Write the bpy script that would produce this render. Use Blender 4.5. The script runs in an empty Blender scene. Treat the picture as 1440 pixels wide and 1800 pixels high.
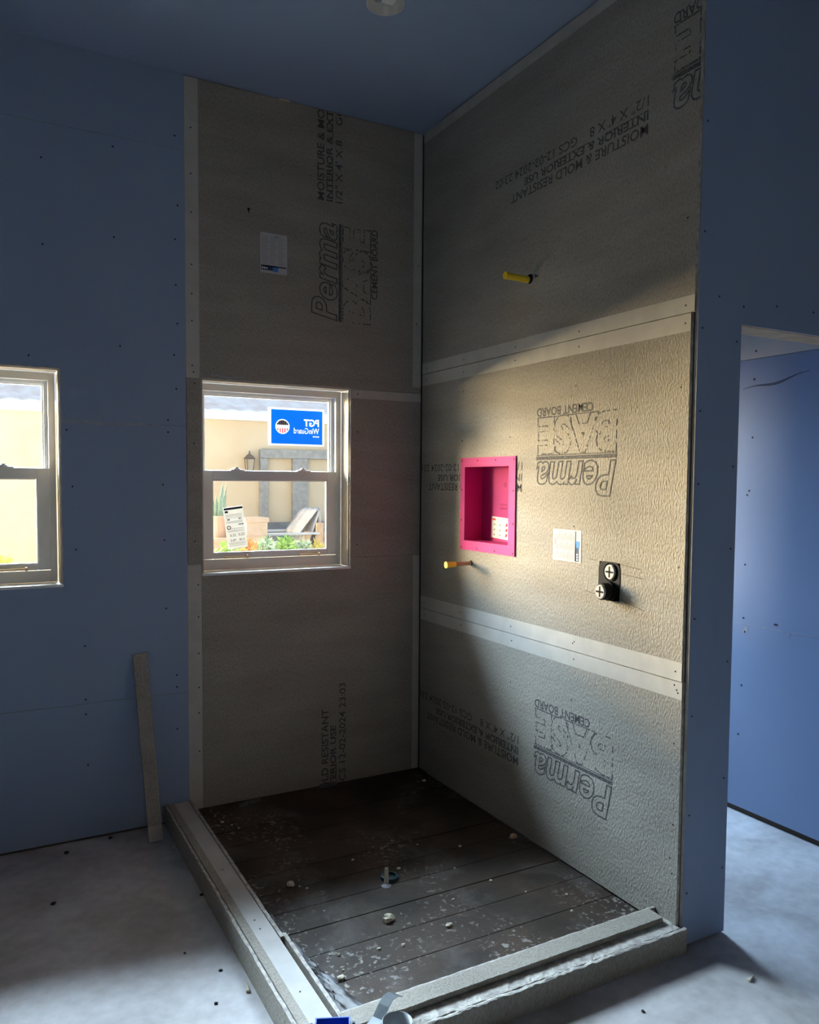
import bpy, bmesh, math, random
from mathutils import Vector, Matrix
random.seed(7)
D = bpy.data
SC = bpy.context.scene
COL = SC.collection

# ------------------------------------------------------------------ camera
cam_data = D.cameras.new('camera')
cam = D.objects.new('camera', cam_data)
COL.objects.link(cam)
FPX, YAW, PITCH, ROLL = 1399.39, 0.500212, -0.0547793, 0.0073646
fw = Vector((math.sin(YAW)*math.cos(PITCH), math.cos(YAW)*math.cos(PITCH), math.sin(PITCH)))
rt = Vector((math.cos(YAW), -math.sin(YAW), 0))
up = rt.cross(fw)
r2 = rt*math.cos(ROLL) + up*math.sin(ROLL)
u2 = -rt*math.sin(ROLL) + up*math.cos(ROLL)
cam.matrix_world = Matrix(((r2.x, u2.x, -fw.x, -2.06722), (r2.y, u2.y, -fw.y, -3.66818),
                           (r2.z, u2.z, -fw.z, 1.57837), (0, 0, 0, 1)))
cam_data.sensor_fit = 'VERTICAL'
cam_data.sensor_height = 36.0
cam_data.sensor_width = 28.8
cam_data.lens = FPX/1800*36.0
cam_data.shift_y = 24.56/1800
cam_data.clip_start = 0.05
SC.camera = cam

# ------------------------------------------------------------------ sky, stand-in daylight lamps, exposure
world = D.worlds.new('sky')
SC.world = world
world.use_nodes = True
wn, wl = world.node_tree.nodes, world.node_tree.links
wn.clear()
wo = wn.new('ShaderNodeOutputWorld')
wb = wn.new('ShaderNodeBackground')
wr = wn.new('ShaderNodeValToRGB')
wnz = wn.new('ShaderNodeTexNoise')
wc = wn.new('ShaderNodeTexCoord')
wl.new(wc.outputs['Generated'], wnz.inputs['Vector'])
wnz.inputs['Scale'].default_value = 3.0
wnz.inputs['Detail'].default_value = 4.0
wl.new(wnz.outputs['Fac'], wr.inputs['Fac'])
wr.color_ramp.elements[0].position = 0.35
wr.color_ramp.elements[0].color = (0.46, 0.66, 1.0, 1)
wr.color_ramp.elements[1].position = 0.7
wr.color_ramp.elements[1].color = (0.80, 0.90, 1.0, 1)
wl.new(wr.outputs['Color'], wb.inputs['Color'])
wb.inputs['Strength'].default_value = 1.95
wl.new(wb.outputs['Background'], wo.inputs['Surface'])

def area_light(name, loc, size, power, color, tilt=0.0, spread=170):
    l = D.lights.new(name, 'AREA')
    l.shape = 'RECTANGLE'
    l.size, l.size_y = size
    l.energy = power
    l.color = color
    l.spread = math.radians(spread)
    o = D.objects.new(name, l)
    COL.objects.link(o)
    o.location = loc
    # lamp looks along local -Z: aim it along -Y, tilted down by 'tilt'
    o.rotation_euler = (math.radians(-90) + math.radians(tilt), 0, 0)
    return o
WARM = (1.0, 0.77, 0.46)
COOL = (0.66, 0.82, 1.0)
# added unseen lamps standing in for sunlit stucco across the yard and open sky
area_light('stucco_fill_lamp', (-6.0, 5.88, 2.1), (8.0, 2.1), 10600, WARM, 0)
area_light('sky_fill_lamp', (-2.6, 0.95, 2.80), (5.2, 2.0), 4000, COOL, 42, 150)
area_light('left_window_fill_lamp', (-2.12, 0.62, 2.02), (0.80, 0.80), 40, (0.80, 0.88, 1.0), 34, 120)  # extra unseen lamp, brightens the floor by the left window
area_light('passage_fill_lamp', (0.76, 0.62, 2.08), (0.50, 0.70), 58, (0.50, 0.73, 1.0), 46, 115)  # added unseen lamp in place of daylight through the passage opening

SC.view_settings.view_transform = 'Standard'
SC.view_settings.look = 'None'
SC.view_settings.exposure = 0.0
SC.view_settings.gamma = 1.0
SC.view_settings.use_curve_mapping = False
SC.cycles.use_denoising = True
SC.cycles.max_bounces = 10
SC.cycles.diffuse_bounces = 6
SC.cycles.transparent_max_bounces = 16
SC.cycles.sample_clamp_indirect = 6.0

# ------------------------------------------------------------------ materials
def mat(name, color, rough=0.8, color2=None, scale=6.0, lo=0.35, hi=0.65, detail=4.0, bump=0.0, bscale=60.0,
        metal=0.0, spec=0.3, bdist=0.004):
    m = D.materials.new(name)
    m.use_nodes = True
    n, l = m.node_tree.nodes, m.node_tree.links
    b = n['Principled BSDF']
    b.inputs['Base Color'].default_value = (*color, 1)
    b.inputs['Roughness'].default_value = rough
    b.inputs['Metallic'].default_value = metal
    b.inputs['Specular IOR Level'].default_value = spec
    g = n.new('ShaderNodeNewGeometry')
    if color2 is not None:
        t = n.new('ShaderNodeTexNoise')
        t.inputs['Scale'].default_value = scale
        t.inputs['Detail'].default_value = detail
        l.new(g.outputs['Position'], t.inputs['Vector'])
        r = n.new('ShaderNodeValToRGB')
        r.color_ramp.elements[0].position = lo
        r.color_ramp.elements[1].position = hi
        r.color_ramp.elements[0].color = (*color, 1)
        r.color_ramp.elements[1].color = (*color2, 1)
        l.new(t.outputs['Fac'], r.inputs['Fac'])
        l.new(r.outputs['Color'], b.inputs['Base Color'])
    if bump > 0:
        t2 = n.new('ShaderNodeTexNoise')
        t2.inputs['Scale'].default_value = bscale
        t2.inputs['Detail'].default_value = 3.0
        l.new(g.outputs['Position'], t2.inputs['Vector'])
        bp = n.new('ShaderNodeBump')
        bp.inputs['Strength'].default_value = bump
        bp.inputs['Distance'].default_value = bdist
        l.new(t2.outputs['Fac'], bp.inputs['Height'])
        l.new(bp.outputs['Normal'], b.inputs['Normal'])
    return m

M = {}
M['blue'] = mat('blue_drywall_paper', (0.246, 0.318, 0.455), 0.85, (0.262, 0.334, 0.472), 2.5)
M['gypsum'] = mat('raw_gypsum_edge', (0.52, 0.49, 0.44), 0.95, (0.42, 0.38, 0.33), 30, bump=0.4, bscale=120)
M['gypsum_white'] = mat('primed_drywall', (0.36, 0.34, 0.32), 0.9, (0.33, 0.31, 0.29), 2)
M['cement'] = None
M['band'] = mat('cement_board_smooth_edge', (0.435, 0.418, 0.38), 0.85, (0.49, 0.47, 0.43), 12, bump=0.05, bscale=40)
M['grey_board'] = mat('pale_grey_board', (0.62, 0.60, 0.55), 0.9, (0.58, 0.56, 0.51), 3)
M['board_edge'] = mat('cement_board_broken_edge', (0.50, 0.48, 0.44), 0.95, (0.30, 0.28, 0.26), 40, bump=0.8, bscale=120)
M['curb_band'] = mat('dusty_curb_board', (0.41, 0.40, 0.385), 0.9, (0.47, 0.46, 0.445), 10)
M['ink'] = mat('black_print_ink', (0.05, 0.05, 0.055), 0.85, (0.15, 0.145, 0.14), 140, lo=0.42, hi=0.68, detail=2)
M['white_pvc'] = mat('white_window_vinyl', (0.84, 0.85, 0.85), 0.4, spec=0.5)
M['wood'] = mat('pale_pine', (0.60, 0.45, 0.30), 0.8, (0.50, 0.35, 0.22), 14)
M['buck'] = mat('painted_wood_buck', (0.50, 0.46, 0.38), 0.8, (0.42, 0.35, 0.26), 9)
M['stud'] = mat('dark_framing', (0.10, 0.075, 0.055), 0.9)
M['tan'] = mat('tan_plastic_clip', (0.82, 0.64, 0.40), 0.6)
M['pink'] = mat('pink_foam_niche', (0.46, 0.012, 0.16), 0.7, (0.50, 0.015, 0.178), 8)
M['paper'] = mat('white_paper', (0.78, 0.78, 0.78), 0.7)
M['paper_warm'] = mat('printed_paper', (0.46, 0.455, 0.46), 0.7)
M['print_grey'] = mat('grey_print', (0.29, 0.295, 0.31), 0.8)
M['navy'] = mat('navy_print', (0.02, 0.045, 0.11), 0.7)
M['print_blue'] = mat('blue_print', (0.05, 0.22, 0.62), 0.7)
M['print_red'] = mat('red_print', (0.65, 0.03, 0.06), 0.7)
M['yellow'] = mat('yellow_plastic_pipe', (0.80, 0.55, 0.02), 0.4, spec=0.5)
M['copper'] = mat('dull_copper', (0.42, 0.24, 0.15), 0.5, metal=0.4)
M['black'] = mat('black_plastic', (0.008, 0.008, 0.009), 0.7, spec=0.15)
M['grey_cap'] = mat('grey_plastic_cap', (0.46, 0.46, 0.46), 0.5)
M['hole'] = mat('dark_hole', (0.008, 0.008, 0.008), 1.0)
M['screw'] = mat('dark_screw_head', (0.02, 0.022, 0.028), 0.6)
M['spackle'] = mat('dried_spackle', (0.36, 0.38, 0.42), 0.95, (0.27, 0.31, 0.38), 30)
M['galv'] = mat('galvanised_steel', (0.12, 0.135, 0.145), 0.45, (0.08, 0.095, 0.105), 25, metal=0.5)
M['can'] = mat('light_can_aluminium', (0.84, 0.83, 0.80), 0.55, (0.72, 0.71, 0.68), 18)
M['elec_blue'] = mat('blue_box_plastic', (0.01, 0.075, 0.42), 0.5)
M['foam'] = mat('cream_mortar_crumb', (0.58, 0.54, 0.43), 0.9)
M['dark_crumb'] = mat('dark_crumb', (0.03, 0.028, 0.026), 0.9)
M['teal'] = mat('teal_plastic', (0.006, 0.035, 0.045), 0.5)
M['tan_film'] = mat('wrinkled_plastic_film', (0.13, 0.14, 0.155), 0.5, (0.035, 0.03, 0.027), 14, spec=0.35)
M['clear_rim'] = mat('cloudy_plastic', (0.36, 0.385, 0.40), 0.4, spec=0.4)

def cement():
    m = D.materials.new('cement_board_face')
    m.use_nodes = True
    n, l = m.node_tree.nodes, m.node_tree.links
    b = n['Principled BSDF']
    b.inputs['Roughness'].default_value = 0.95
    b.inputs['Specular IOR Level'].default_value = 0.12
    g = n.new('ShaderNodeNewGeometry')
    def noise(scale, stretch, detail):
        mp = n.new('ShaderNodeMapping'); mp.inputs['Scale'].default_value = stretch
        l.new(g.outputs['Position'], mp.inputs['Vector'])
        t = n.new('ShaderNodeTexNoise'); t.inputs['Scale'].default_value = scale; t.inputs['Detail'].default_value = detail
        l.new(mp.outputs['Vector'], t.inputs['Vector'])
        return t.outputs['Fac']
    r = n.new('ShaderNodeValToRGB')
    r.color_ramp.elements[0].position, r.color_ramp.elements[0].color = 0.3, (0.300, 0.277, 0.241, 1)
    r.color_ramp.elements[1].position, r.color_ramp.elements[1].color = 0.7, (0.372, 0.345, 0.302, 1)
    l.new(noise(3.0, (0.6, 0.6, 3.0), 6), r.inputs['Fac'])
    sp = n.new('ShaderNodeValToRGB')
    sp.color_ramp.elements[0].position, sp.color_ramp.elements[0].color = 0.34, (0.78, 0.78, 0.78, 1)
    sp.color_ramp.elements[1].position, sp.color_ramp.elements[1].color = 0.60, (1, 1, 1, 1)
    grain = noise(150, (1, 1, 0.55), 2)
    l.new(grain, sp.inputs['Fac'])
    mx = n.new('ShaderNodeMix'); mx.data_type = 'RGBA'; mx.blend_type = 'MULTIPLY'; mx.inputs['Factor'].default_value = 1.0
    l.new(r.outputs['Color'], mx.inputs['A']); l.new(sp.outputs['Color'], mx.inputs['B'])
    l.new(mx.outputs['Result'], b.inputs['Base Color'])
    bp = n.new('ShaderNodeBump'); bp.inputs['Strength'].default_value = 0.9; bp.inputs['Distance'].default_value = 0.0045
    l.new(grain, bp.inputs['Height']); l.new(bp.outputs['Normal'], b.inputs['Normal'])
    return m
M['cement'] = cement()
# concrete floor
def concrete():
    m = D.materials.new('dusty_concrete_slab')
    m.use_nodes = True
    n, l = m.node_tree.nodes, m.node_tree.links
    b = n['Principled BSDF']
    b.inputs['Roughness'].default_value = 0.85
    b.inputs['Specular IOR Level'].default_value = 0.25
    g = n.new('ShaderNodeNewGeometry')
    t = n.new('ShaderNodeTexNoise'); t.inputs['Scale'].default_value = 2.2; t.inputs['Detail'].default_value = 8; t.inputs['Distortion'].default_value = 0.6
    l.new(g.outputs['Position'], t.inputs['Vector'])
    r = n.new('ShaderNodeValToRGB')
    e = r.color_ramp.elements
    e[0].position, e[0].color = 0.36, (0.32, 0.306, 0.30, 1)
    e[1].position, e[1].color = 0.64, (0.52, 0.515, 0.525, 1)
    l.new(t.outputs['Fac'], r.inputs['Fac'])
    t2 = n.new('ShaderNodeTexNoise'); t2.inputs['Scale'].default_value = 22; t2.inputs['Detail'].default_value = 6
    l.new(g.outputs['Position'], t2.inputs['Vector'])
    mx = n.new('ShaderNodeMix'); mx.data_type = 'RGBA'; mx.blend_type = 'OVERLAY'
    mx.inputs['Factor'].default_value = 0.25
    l.new(r.outputs['Color'], mx.inputs['A']); l.new(t2.outputs['Fac'], mx.inputs['B'])
    l.new(mx.outputs['Result'], b.inputs['Base Color'])
    bp = n.new('ShaderNodeBump'); bp.inputs['Strength'].default_value = 0.15; bp.inputs['Distance'].default_value = 0.004
    l.new(t2.outputs['Fac'], bp.inputs['Height']); l.new(bp.outputs['Normal'], b.inputs['Normal'])
    return m
M['concrete'] = concrete()

def stained():
    m = D.materials.new('stained_dusty_plank')
    m.use_nodes = True
    n, l = m.node_tree.nodes, m.node_tree.links
    b = n['Principled BSDF']
    b.inputs['Roughness'].default_value = 0.75
    b.inputs['Specular IOR Level'].default_value = 0.3
    g = n.new('ShaderNodeNewGeometry')
    def noise(s, d, dist=0.0):
        t = n.new('ShaderNodeTexNoise'); t.inputs['Scale'].default_value = s; t.inputs['Detail'].default_value = d
        t.inputs['Distortion'].default_value = dist
        l.new(g.outputs['Position'], t.inputs['Vector'])
        return t
    def ramp(src, a, ca, c, cc):
        r = n.new('ShaderNodeValToRGB')
        r.color_ramp.elements[0].position = a; r.color_ramp.elements[0].color = (*ca, 1)
        r.color_ramp.elements[1].position = c; r.color_ramp.elements[1].color = (*cc, 1)
        l.new(src, r.inputs['Fac'])
        return r
    base = ramp(noise(4, 8, 0.4).outputs['Fac'], 0.35, (0.017, 0.011, 0.0075), 0.7, (0.055, 0.035, 0.023))
    nd = noise(2.6, 14, 0.5); nd.inputs['Roughness'].default_value = 0.68
    dust = ramp(nd.outputs['Fac'], 0.51, (0, 0, 0), 0.70, (1, 1, 1))
    fleck = ramp(noise(52, 6, 0.5).outputs['Fac'], 0.57, (0, 0, 0), 0.66, (1, 1, 1))
    patch = ramp(noise(2.1, 2).outputs['Fac'], 0.45, (0, 0, 0), 0.62, (1, 1, 1))
    mul = n.new('ShaderNodeMath'); mul.operation = 'MULTIPLY'
    l.new(fleck.outputs['Color'], mul.inputs[0]); l.new(patch.outputs['Color'], mul.inputs[1])
    m1 = n.new('ShaderNodeMix'); m1.data_type = 'RGBA'
    sc1 = n.new('ShaderNodeMath'); sc1.operation = 'MULTIPLY'; sc1.inputs[1].default_value = 0.36
    l.new(dust.outputs['Color'], sc1.inputs[0]); l.new(sc1.outputs[0], m1.inputs['Factor'])
    l.new(base.outputs['Color'], m1.inputs['A']); m1.inputs['B'].default_value = (0.17, 0.163, 0.16, 1)
    m2 = n.new('ShaderNodeMix'); m2.data_type = 'RGBA'
    sc2 = n.new('ShaderNodeMath'); sc2.operation = 'MULTIPLY'; sc2.inputs[1].default_value = 0.7
    l.new(mul.outputs[0], sc2.inputs[0]); l.new(sc2.outputs[0], m2.inputs['Factor'])
    l.new(m1.outputs['Result'], m2.inputs['A']); m2.inputs['B'].default_value = (0.36, 0.34, 0.33, 1)
    l.new(m2.outputs['Result'], b.inputs['Base Color'])
    bp = n.new('ShaderNodeBump'); bp.inputs['Strength'].default_value = 0.4; bp.inputs['Distance'].default_value = 0.005
    l.new(noise(18, 6).outputs['Fac'], bp.inputs['Height']); l.new(bp.outputs['Normal'], b.inputs['Normal'])
    return m
M['stained'] = stained()

def glass():
    m = D.materials.new('clear_window_glass')
    m.use_nodes = True
    n, l = m.node_tree.nodes, m.node_tree.links
    n.clear()
    o = n.new('ShaderNodeOutputMaterial')
    mx = n.new('ShaderNodeMixShader')
    t = n.new('ShaderNodeBsdfTransparent'); t.inputs['Color'].default_value = (0.96, 0.98, 0.97, 1)
    g = n.new('ShaderNodeBsdfGlossy'); g.inputs['Roughness'].default_value = 0.02
    f = n.new('ShaderNodeFresnel'); f.inputs['IOR'].default_value = 1.3
    l.new(f.outputs['Fac'], mx.inputs['Fac'])
    l.new(t.outputs['BSDF'], mx.inputs[1]); l.new(g.outputs['BSDF'], mx.inputs[2])
    l.new(mx.outputs['Shader'], o.inputs['Surface'])
    return m
M['glass'] = glass()
def translucent(name, color, k=0.55):
    m = mat(name, color, 0.6)
    n, l = m.node_tree.nodes, m.node_tree.links
    t = n.new('ShaderNodeBsdfTranslucent'); t.inputs['Color'].default_value = (*color, 1)
    mx = n.new('ShaderNodeMixShader'); mx.inputs['Fac'].default_value = k
    l.new(n['Principled BSDF'].outputs['BSDF'], mx.inputs[1]); l.new(t.outputs['BSDF'], mx.inputs[2])
    l.new(mx.outputs['Shader'], n['Material Output'].inputs['Surface'])
    return m
M['film_white'] = translucent('backlit_white_film', (0.80, 0.82, 0.85), 0.06)
M['film_paper'] = translucent('backlit_paper', (0.62, 0.64, 0.66), 0.34)
M['film_blue'] = translucent('backlit_blue_film', (0.0, 0.12, 0.60), 0.04)
# outdoors
M['cream'] = mat('cream_stucco', (0.50, 0.41, 0.28), 0.95, (0.54, 0.45, 0.32), 3, bump=0.2, bscale=60)
M['fascia'] = mat('white_fascia_paint', (0.75, 0.77, 0.80), 0.6)
M['rooftile'] = mat('weathered_clay_tile', (0.52, 0.42, 0.38), 0.8, (0.60, 0.56, 0.54), 6)
M['timber_grey'] = mat('grey_painted_timber', (0.22, 0.22, 0.21), 0.85, (0.30, 0.30, 0.29), 14)
M['timber_dark'] = mat('dark_grey_timber', (0.13, 0.14, 0.15), 0.85, (0.18, 0.19, 0.2), 14)
M['bronze'] = mat('bronze_lantern_metal', (0.12, 0.095, 0.07), 0.6)
M['lantern_glass'] = mat('frosted_lantern_glass', (0.30, 0.26, 0.20), 0.3)
M['terracotta'] = mat('pale_terracotta', (0.40, 0.29, 0.22), 0.85, (0.36, 0.27, 0.21), 10)
M['planter'] = mat('tan_planter_box', (0.40, 0.31, 0.23), 0.85, (0.44, 0.35, 0.27), 12)
M['leaf_a'] = mat('green_leaf', (0.20, 0.36, 0.10), 0.6, (0.32, 0.46, 0.14), 18)
M['leaf_b'] = mat('pale_green_leaf', (0.33, 0.46, 0.30), 0.6, (0.42, 0.50, 0.36), 18)
M['leaf_c'] = mat('yellow_green_leaf', (0.45, 0.46, 0.10), 0.6, (0.55, 0.42, 0.16), 18)
M['snake'] = mat('snake_plant_leaf', (0.17, 0.26, 0.19), 0.6, (0.26, 0.33, 0.26), 30)
M['chair_white'] = mat('white_painted_chair', (0.50, 0.50, 0.50), 0.7)
M['chair_wood'] = mat('orange_cedar_wood', (0.50, 0.33, 0.20), 0.7, (0.56, 0.40, 0.27), 12)
M['towel'] = mat('striped_grey_towel', (0.36, 0.35, 0.35), 0.95, (0.52, 0.50, 0.48), 9)
M['patio'] = mat('pale_patio_paving', (0.42, 0.41, 0.39), 0.9, (0.48, 0.46, 0.43), 4)
M['stem'] = mat('brown_stem', (0.16, 0.12, 0.07), 0.9)

# ------------------------------------------------------------------ helpers
ORG = {}
def mk(name, bm, m, parent=None, label=None, cat=None, group=None, kind=None, smooth=False):
    """link a bmesh (world coordinates) as one mesh object with its origin at its own middle"""
    me = D.meshes.new(name)
    if not isinstance(m, (list, tuple)):
        m = [m]
    for x in m:
        me.materials.append(x)
    bm.normal_update()
    if len(bm.verts):
        lo = Vector([min(v.co[i] for v in bm.verts) for i in range(3)])
        hi = Vector([max(v.co[i] for v in bm.verts) for i in range(3)])
        c = (lo+hi)/2
        if parent is None:
            c.z = lo.z
    else:
        c = Vector()
    bmesh.ops.translate(bm, verts=bm.verts, vec=-c)
    if smooth:
        for f in bm.faces:
            f.smooth = True
    bm.to_mesh(me)
    bm.free()
    o = D.objects.new(name, me)
    COL.objects.link(o)
    ORG[o.name] = c.copy()
    if parent is not None:
        o.parent = parent
        o.location = c - ORG[parent.name]
    else:
        o.location = c
    if label: o['label'] = label
    if cat: o['category'] = cat
    if group: o['group'] = group
    if kind: o['kind'] = kind
    return o

def root(name, loc, label, cat=None, group=None, kind=None):
    o = D.objects.new(name, None)
    COL.objects.link(o)
    o.location = loc
    o.empty_display_size = 0.05
    ORG[o.name] = Vector(loc)
    o['label'] = label
    if cat: o['category'] = cat
    if group: o['group'] = group
    if kind: o['kind'] = kind
    return o

def addbox(bm, x0, x1, y0, y1, z0, z1, bevel=0.0, mi=0):
    vs = [bm.verts.new((x, y, z)) for x in (x0, x1) for y in (y0, y1) for z in (z0, z1)]
    F = [(0, 1, 3, 2), (4, 6, 7, 5), (0, 4, 5, 1), (2, 3, 7, 6), (0, 2, 6, 4), (1, 5, 7, 3)]
    fs = [bm.faces.new([vs[i] for i in f]) for f in F]
    for f in fs:
        f.material_index = mi
    bmesh.ops.recalc_face_normals(bm, faces=fs)
    if bevel > 0:
        es = list({e for f in fs for e in f.edges})
        bmesh.ops.bevel(bm, geom=es, offset=bevel, segments=2, affect='EDGES', profile=0.5)
    return bm

def box(name, x0, x1, y0, y1, z0, z1, m, parent=None, bevel=0.0, **k):
    bm = bmesh.new()
    addbox(bm, min(x0, x1), max(x0, x1), min(y0, y1), max(y0, y1), min(z0, z1), max(z0, z1), bevel)
    return mk(name, bm, m, parent, **k)

def addcyl(bm, p0, p1, r0, r1=None, seg=20, caps=True):
    r1 = r0 if r1 is None else r1
    p0, p1 = Vector(p0), Vector(p1)
    d = (p1-p0).normalized()
    a = d.orthogonal().normalized(); b = d.cross(a)
    ring = []
    for p, r in ((p0, r0), (p1, r1)):
        ring.append([bm.verts.new(p + (a*math.cos(2*math.pi*i/seg)+b*math.sin(2*math.pi*i/seg))*r) for i in range(seg)])
    fs = []
    for i in range(seg):
        j = (i+1) % seg
        fs.append(bm.faces.new((ring[0][i], ring[0][j], ring[1][j], ring[1][i])))
    if caps:
        fs.append(bm.faces.new(ring[0][::-1])); fs.append(bm.faces.new(ring[1]))
    bmesh.ops.recalc_face_normals(bm, faces=fs)
    return bm

def cyl(name, p0, p1, r, m, parent=None, r1=None, seg=20, **k):
    bm = bmesh.new(); addcyl(bm, p0, p1, r, r1, seg)
    return mk(name, bm, m, parent, **k)

def lathe(bm, c, prof, seg=24, axis='Z'):
    """revolve (radius, height) profile about a vertical axis through c"""
    c = Vector(c); rings = []
    for r, h in prof:
        rings.append([bm.verts.new(c + Vector((r*math.cos(2*math.pi*i/seg), r*math.sin(2*math.pi*i/seg), h))) for i in range(seg)])
    fs = []
    for a, b in zip(rings, rings[1:]):
        for i in range(seg):
            j = (i+1) % seg
            fs.append(bm.faces.new((a[i], a[j], b[j], b[i])))
    bmesh.ops.recalc_face_normals(bm, faces=fs)
    return bm

def panel(bm, axis, a0, a1, u0, u1, v0, v1, holes=(), edge_mi=0):
    """slab with rectangular holes or notches; axis 'X': thickness a along X, u=Y, v=Z; 'Y': a along Y, u=X, v=Z; 'Z': a along Z, u=X, v=Y"""
    us = sorted({u0, u1, *[min(max(h[i], u0), u1) for h in holes for i in (0, 1)]})
    vs = sorted({v0, v1, *[min(max(h[i], v0), v1) for h in holes for i in (2, 3)]})
    def P(a, u, v):
        return {'X': (a, u, v), 'Y': (u, a, v), 'Z': (u, v, a)}[axis]
    cells = set()
    for i in range(len(us)-1):
        for j in range(len(vs)-1):
            uc, vc = (us[i]+us[i+1])/2, (vs[j]+vs[j+1])/2
            if not any(h[0] < uc < h[1] and h[2] < vc < h[3] for h in holes):
                cells.add((i, j))
    cache = {}
    def V(a, i, j):
        k = (a, i, j)
        if k not in cache:
            cache[k] = bm.verts.new(P(a, us[i], vs[j]))
        return cache[k]
    fs = []
    for (i, j) in cells:
        fs.append(bm.faces.new((V(a0, i, j), V(a0, i+1, j), V(a0, i+1, j+1), V(a0, i, j+1))))
        fs.append(bm.faces.new((V(a1, i, j), V(a1, i, j+1), V(a1, i+1, j+1), V(a1, i+1, j))))
        for (di, dj, e0, e1) in ((-1, 0, (i, j), (i, j+1)), (1, 0, (i+1, j+1), (i+1, j)), (0, -1, (i+1, j), (i, j)), (0, 1, (i, j+1), (i+1, j+1))):
            if (i+di, j+dj) not in cells:
                f = bm.faces.new((V(a0, *e0), V(a0, *e1), V(a1, *e1), V(a1, *e0)))
                f.material_index = edge_mi
                fs.append(f)
    bmesh.ops.recalc_face_normals(bm, faces=fs)
    return bm

def strip_rough(bm, x0, x1, y0, y1, z0, z1, along, n=60, jt=0.003, js=0.0015, seed=1, mi_top=0):
    """long board with an uneven broken top edge"""
    rnd = random.Random(seed)
    rows = []
    for i in range(n+1):
        t = i/n
        a = jt*(rnd.random()-0.5)*2; b = jt*(rnd.random()-0.5)*2
        s = js*(rnd.random()-0.5)*2
        if along == 'Y':
            y = y0+(y1-y0)*t
            q = [(x0, y, z0), (x1, y, z0), (x1+s, y, z1+a), ((x0+x1)/2, y, z1+(a+b)/2+jt*0.4), (x0+s, y, z1+b)]
        else:
            x = x0+(x1-x0)*t
            q = [(x, y0, z0), (x, y1, z0), (x, y1+s, z1+a), (x, (y0+y1)/2, z1+(a+b)/2+jt*0.4), (x, y0+s, z1+b)]
        rows.append([bm.verts.new(p) for p in q])
    fs = []
    for r, s_ in zip(rows, rows[1:]):
        for k in range(5):
            f = bm.faces.new((r[k], r[(k+1) % 5], s_[(k+1) % 5], s_[k]))
            if k in (2, 3): f.material_index = mi_top
            fs.append(f)
    fs.append(bm.faces.new(rows[0])); fs.append(bm.faces.new(rows[-1][::-1]))
    bmesh.ops.recalc_face_normals(bm, faces=fs)
    return bm

_tn = [0]
def text_bm(s, w, h, outline=0.0, shear=0.0, bold=0.0, mirror=False, space=1.0, drop=0.0, lower=False, seed=3):
    """lettering as flat mesh, lower left at the origin, x = reading direction; h is the height of a capital, w the length (None = natural)"""
    cu = D.curves.new('t', 'FONT')
    cu.body = s
    cu.size = 1.0
    cu.shear = shear
    cu.space_character = space
    cu.resolution_u = 3
    if outline > 0:
        cu.fill_mode = 'NONE'
        cu.offset = bold
        cu.bevel_depth = outline
        cu.bevel_resolution = 0
    else:
        cu.offset = bold
    ob = D.objects.new('t', cu)
    COL.objects.link(ob)
    dg = bpy.context.evaluated_depsgraph_get()
    dg.update()
    me = D.meshes.new_from_object(ob.evaluated_get(dg))
    D.objects.remove(ob)
    D.curves.remove(cu)
    bm = bmesh.new(); bm.from_mesh(me); D.meshes.remove(me)
    if not len(bm.verts):
        return bm
    x0 = min(v.co.x for v in bm.verts); x1 = max(v.co.x for v in bm.verts)
    cap = 0.70
    sx = (w/(x1-x0)) if w else h/cap
    for v in bm.verts:
        v.co = Vector(((v.co.x-x0)*sx, v.co.y*h/cap, max(-0.0006, min(0.0006, v.co.z*0.05))))
    if drop > 0:
        W_ = max(v.co.x for v in bm.verts); H_ = max(v.co.y for v in bm.verts)
        for ax, mx_ in ((0, W_), (1, H_)):
            k = 0.008
            while k < mx_:
                co = [0, 0, 0]; no = [0, 0, 0]; co[ax] = k; no[ax] = 1
                bmesh.ops.bisect_plane(bm, geom=list(bm.verts)+list(bm.edges)+list(bm.faces), plane_co=co, plane_no=no)
                k += 0.008
        def keep(c):
            i, j = int(c.x/0.008), int(c.y/0.008)
            h_ = (math.sin(i*12.9898+j*78.233+seed*3.7)*43758.5453) % 1.0
            return h_ > drop*(1.25 if 0.25 < c.y/H_ < 0.75 else 0.75)
        kill = [f for f in bm.faces if not keep(f.calc_center_median())]
        bmesh.ops.delete(bm, geom=kill, context='FACES')
    if mirror:
        for v in bm.verts:
            v.co.x = -v.co.x
        bmesh.ops.reverse_faces(bm, faces=bm.faces)
    return bm

def place(dst, src, origin, ex, ey, lift=0.0008):
    """copy a flat bmesh onto a surface: origin + x*ex + y*ey, raised along the normal"""
    ex, ey = Vector(ex), Vector(ey)
    nz = ex.cross(ey)
    origin = Vector(origin)
    mp = {}
    for v in src.verts:
        mp[v] = dst.verts.new(origin + ex*v.co.x + ey*v.co.y + nz*(v.co.z+lift))
    for f in src.faces:
        try:
            dst.faces.new([mp[v] for v in f.verts])
        except ValueError:
            pass
    src.free()

def rect(dst, x0, x1, y0, y1, origin, ex, ey, lift=0.0008, t=0.0004):
    bm = bmesh.new(); addbox(bm, x0, x1, y0, y1, -t/2, t/2)
    place(dst, bm, origin, ex, ey, lift)

def clip(bm, co, no):
    """drop whatever lies on the side the normal points to"""
    bmesh.ops.bisect_plane(bm, geom=list(bm.verts)+list(bm.edges)+list(bm.faces), plane_co=co, plane_no=no, clear_outer=True)

def dots(bm, pts, axis, r, t=0.0012, seg=8):
    for p in pts:
        p = Vector(p); d = Vector(axis)
        addcyl(bm, p - d*0.002, p + d*t, r, r, seg)

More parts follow.
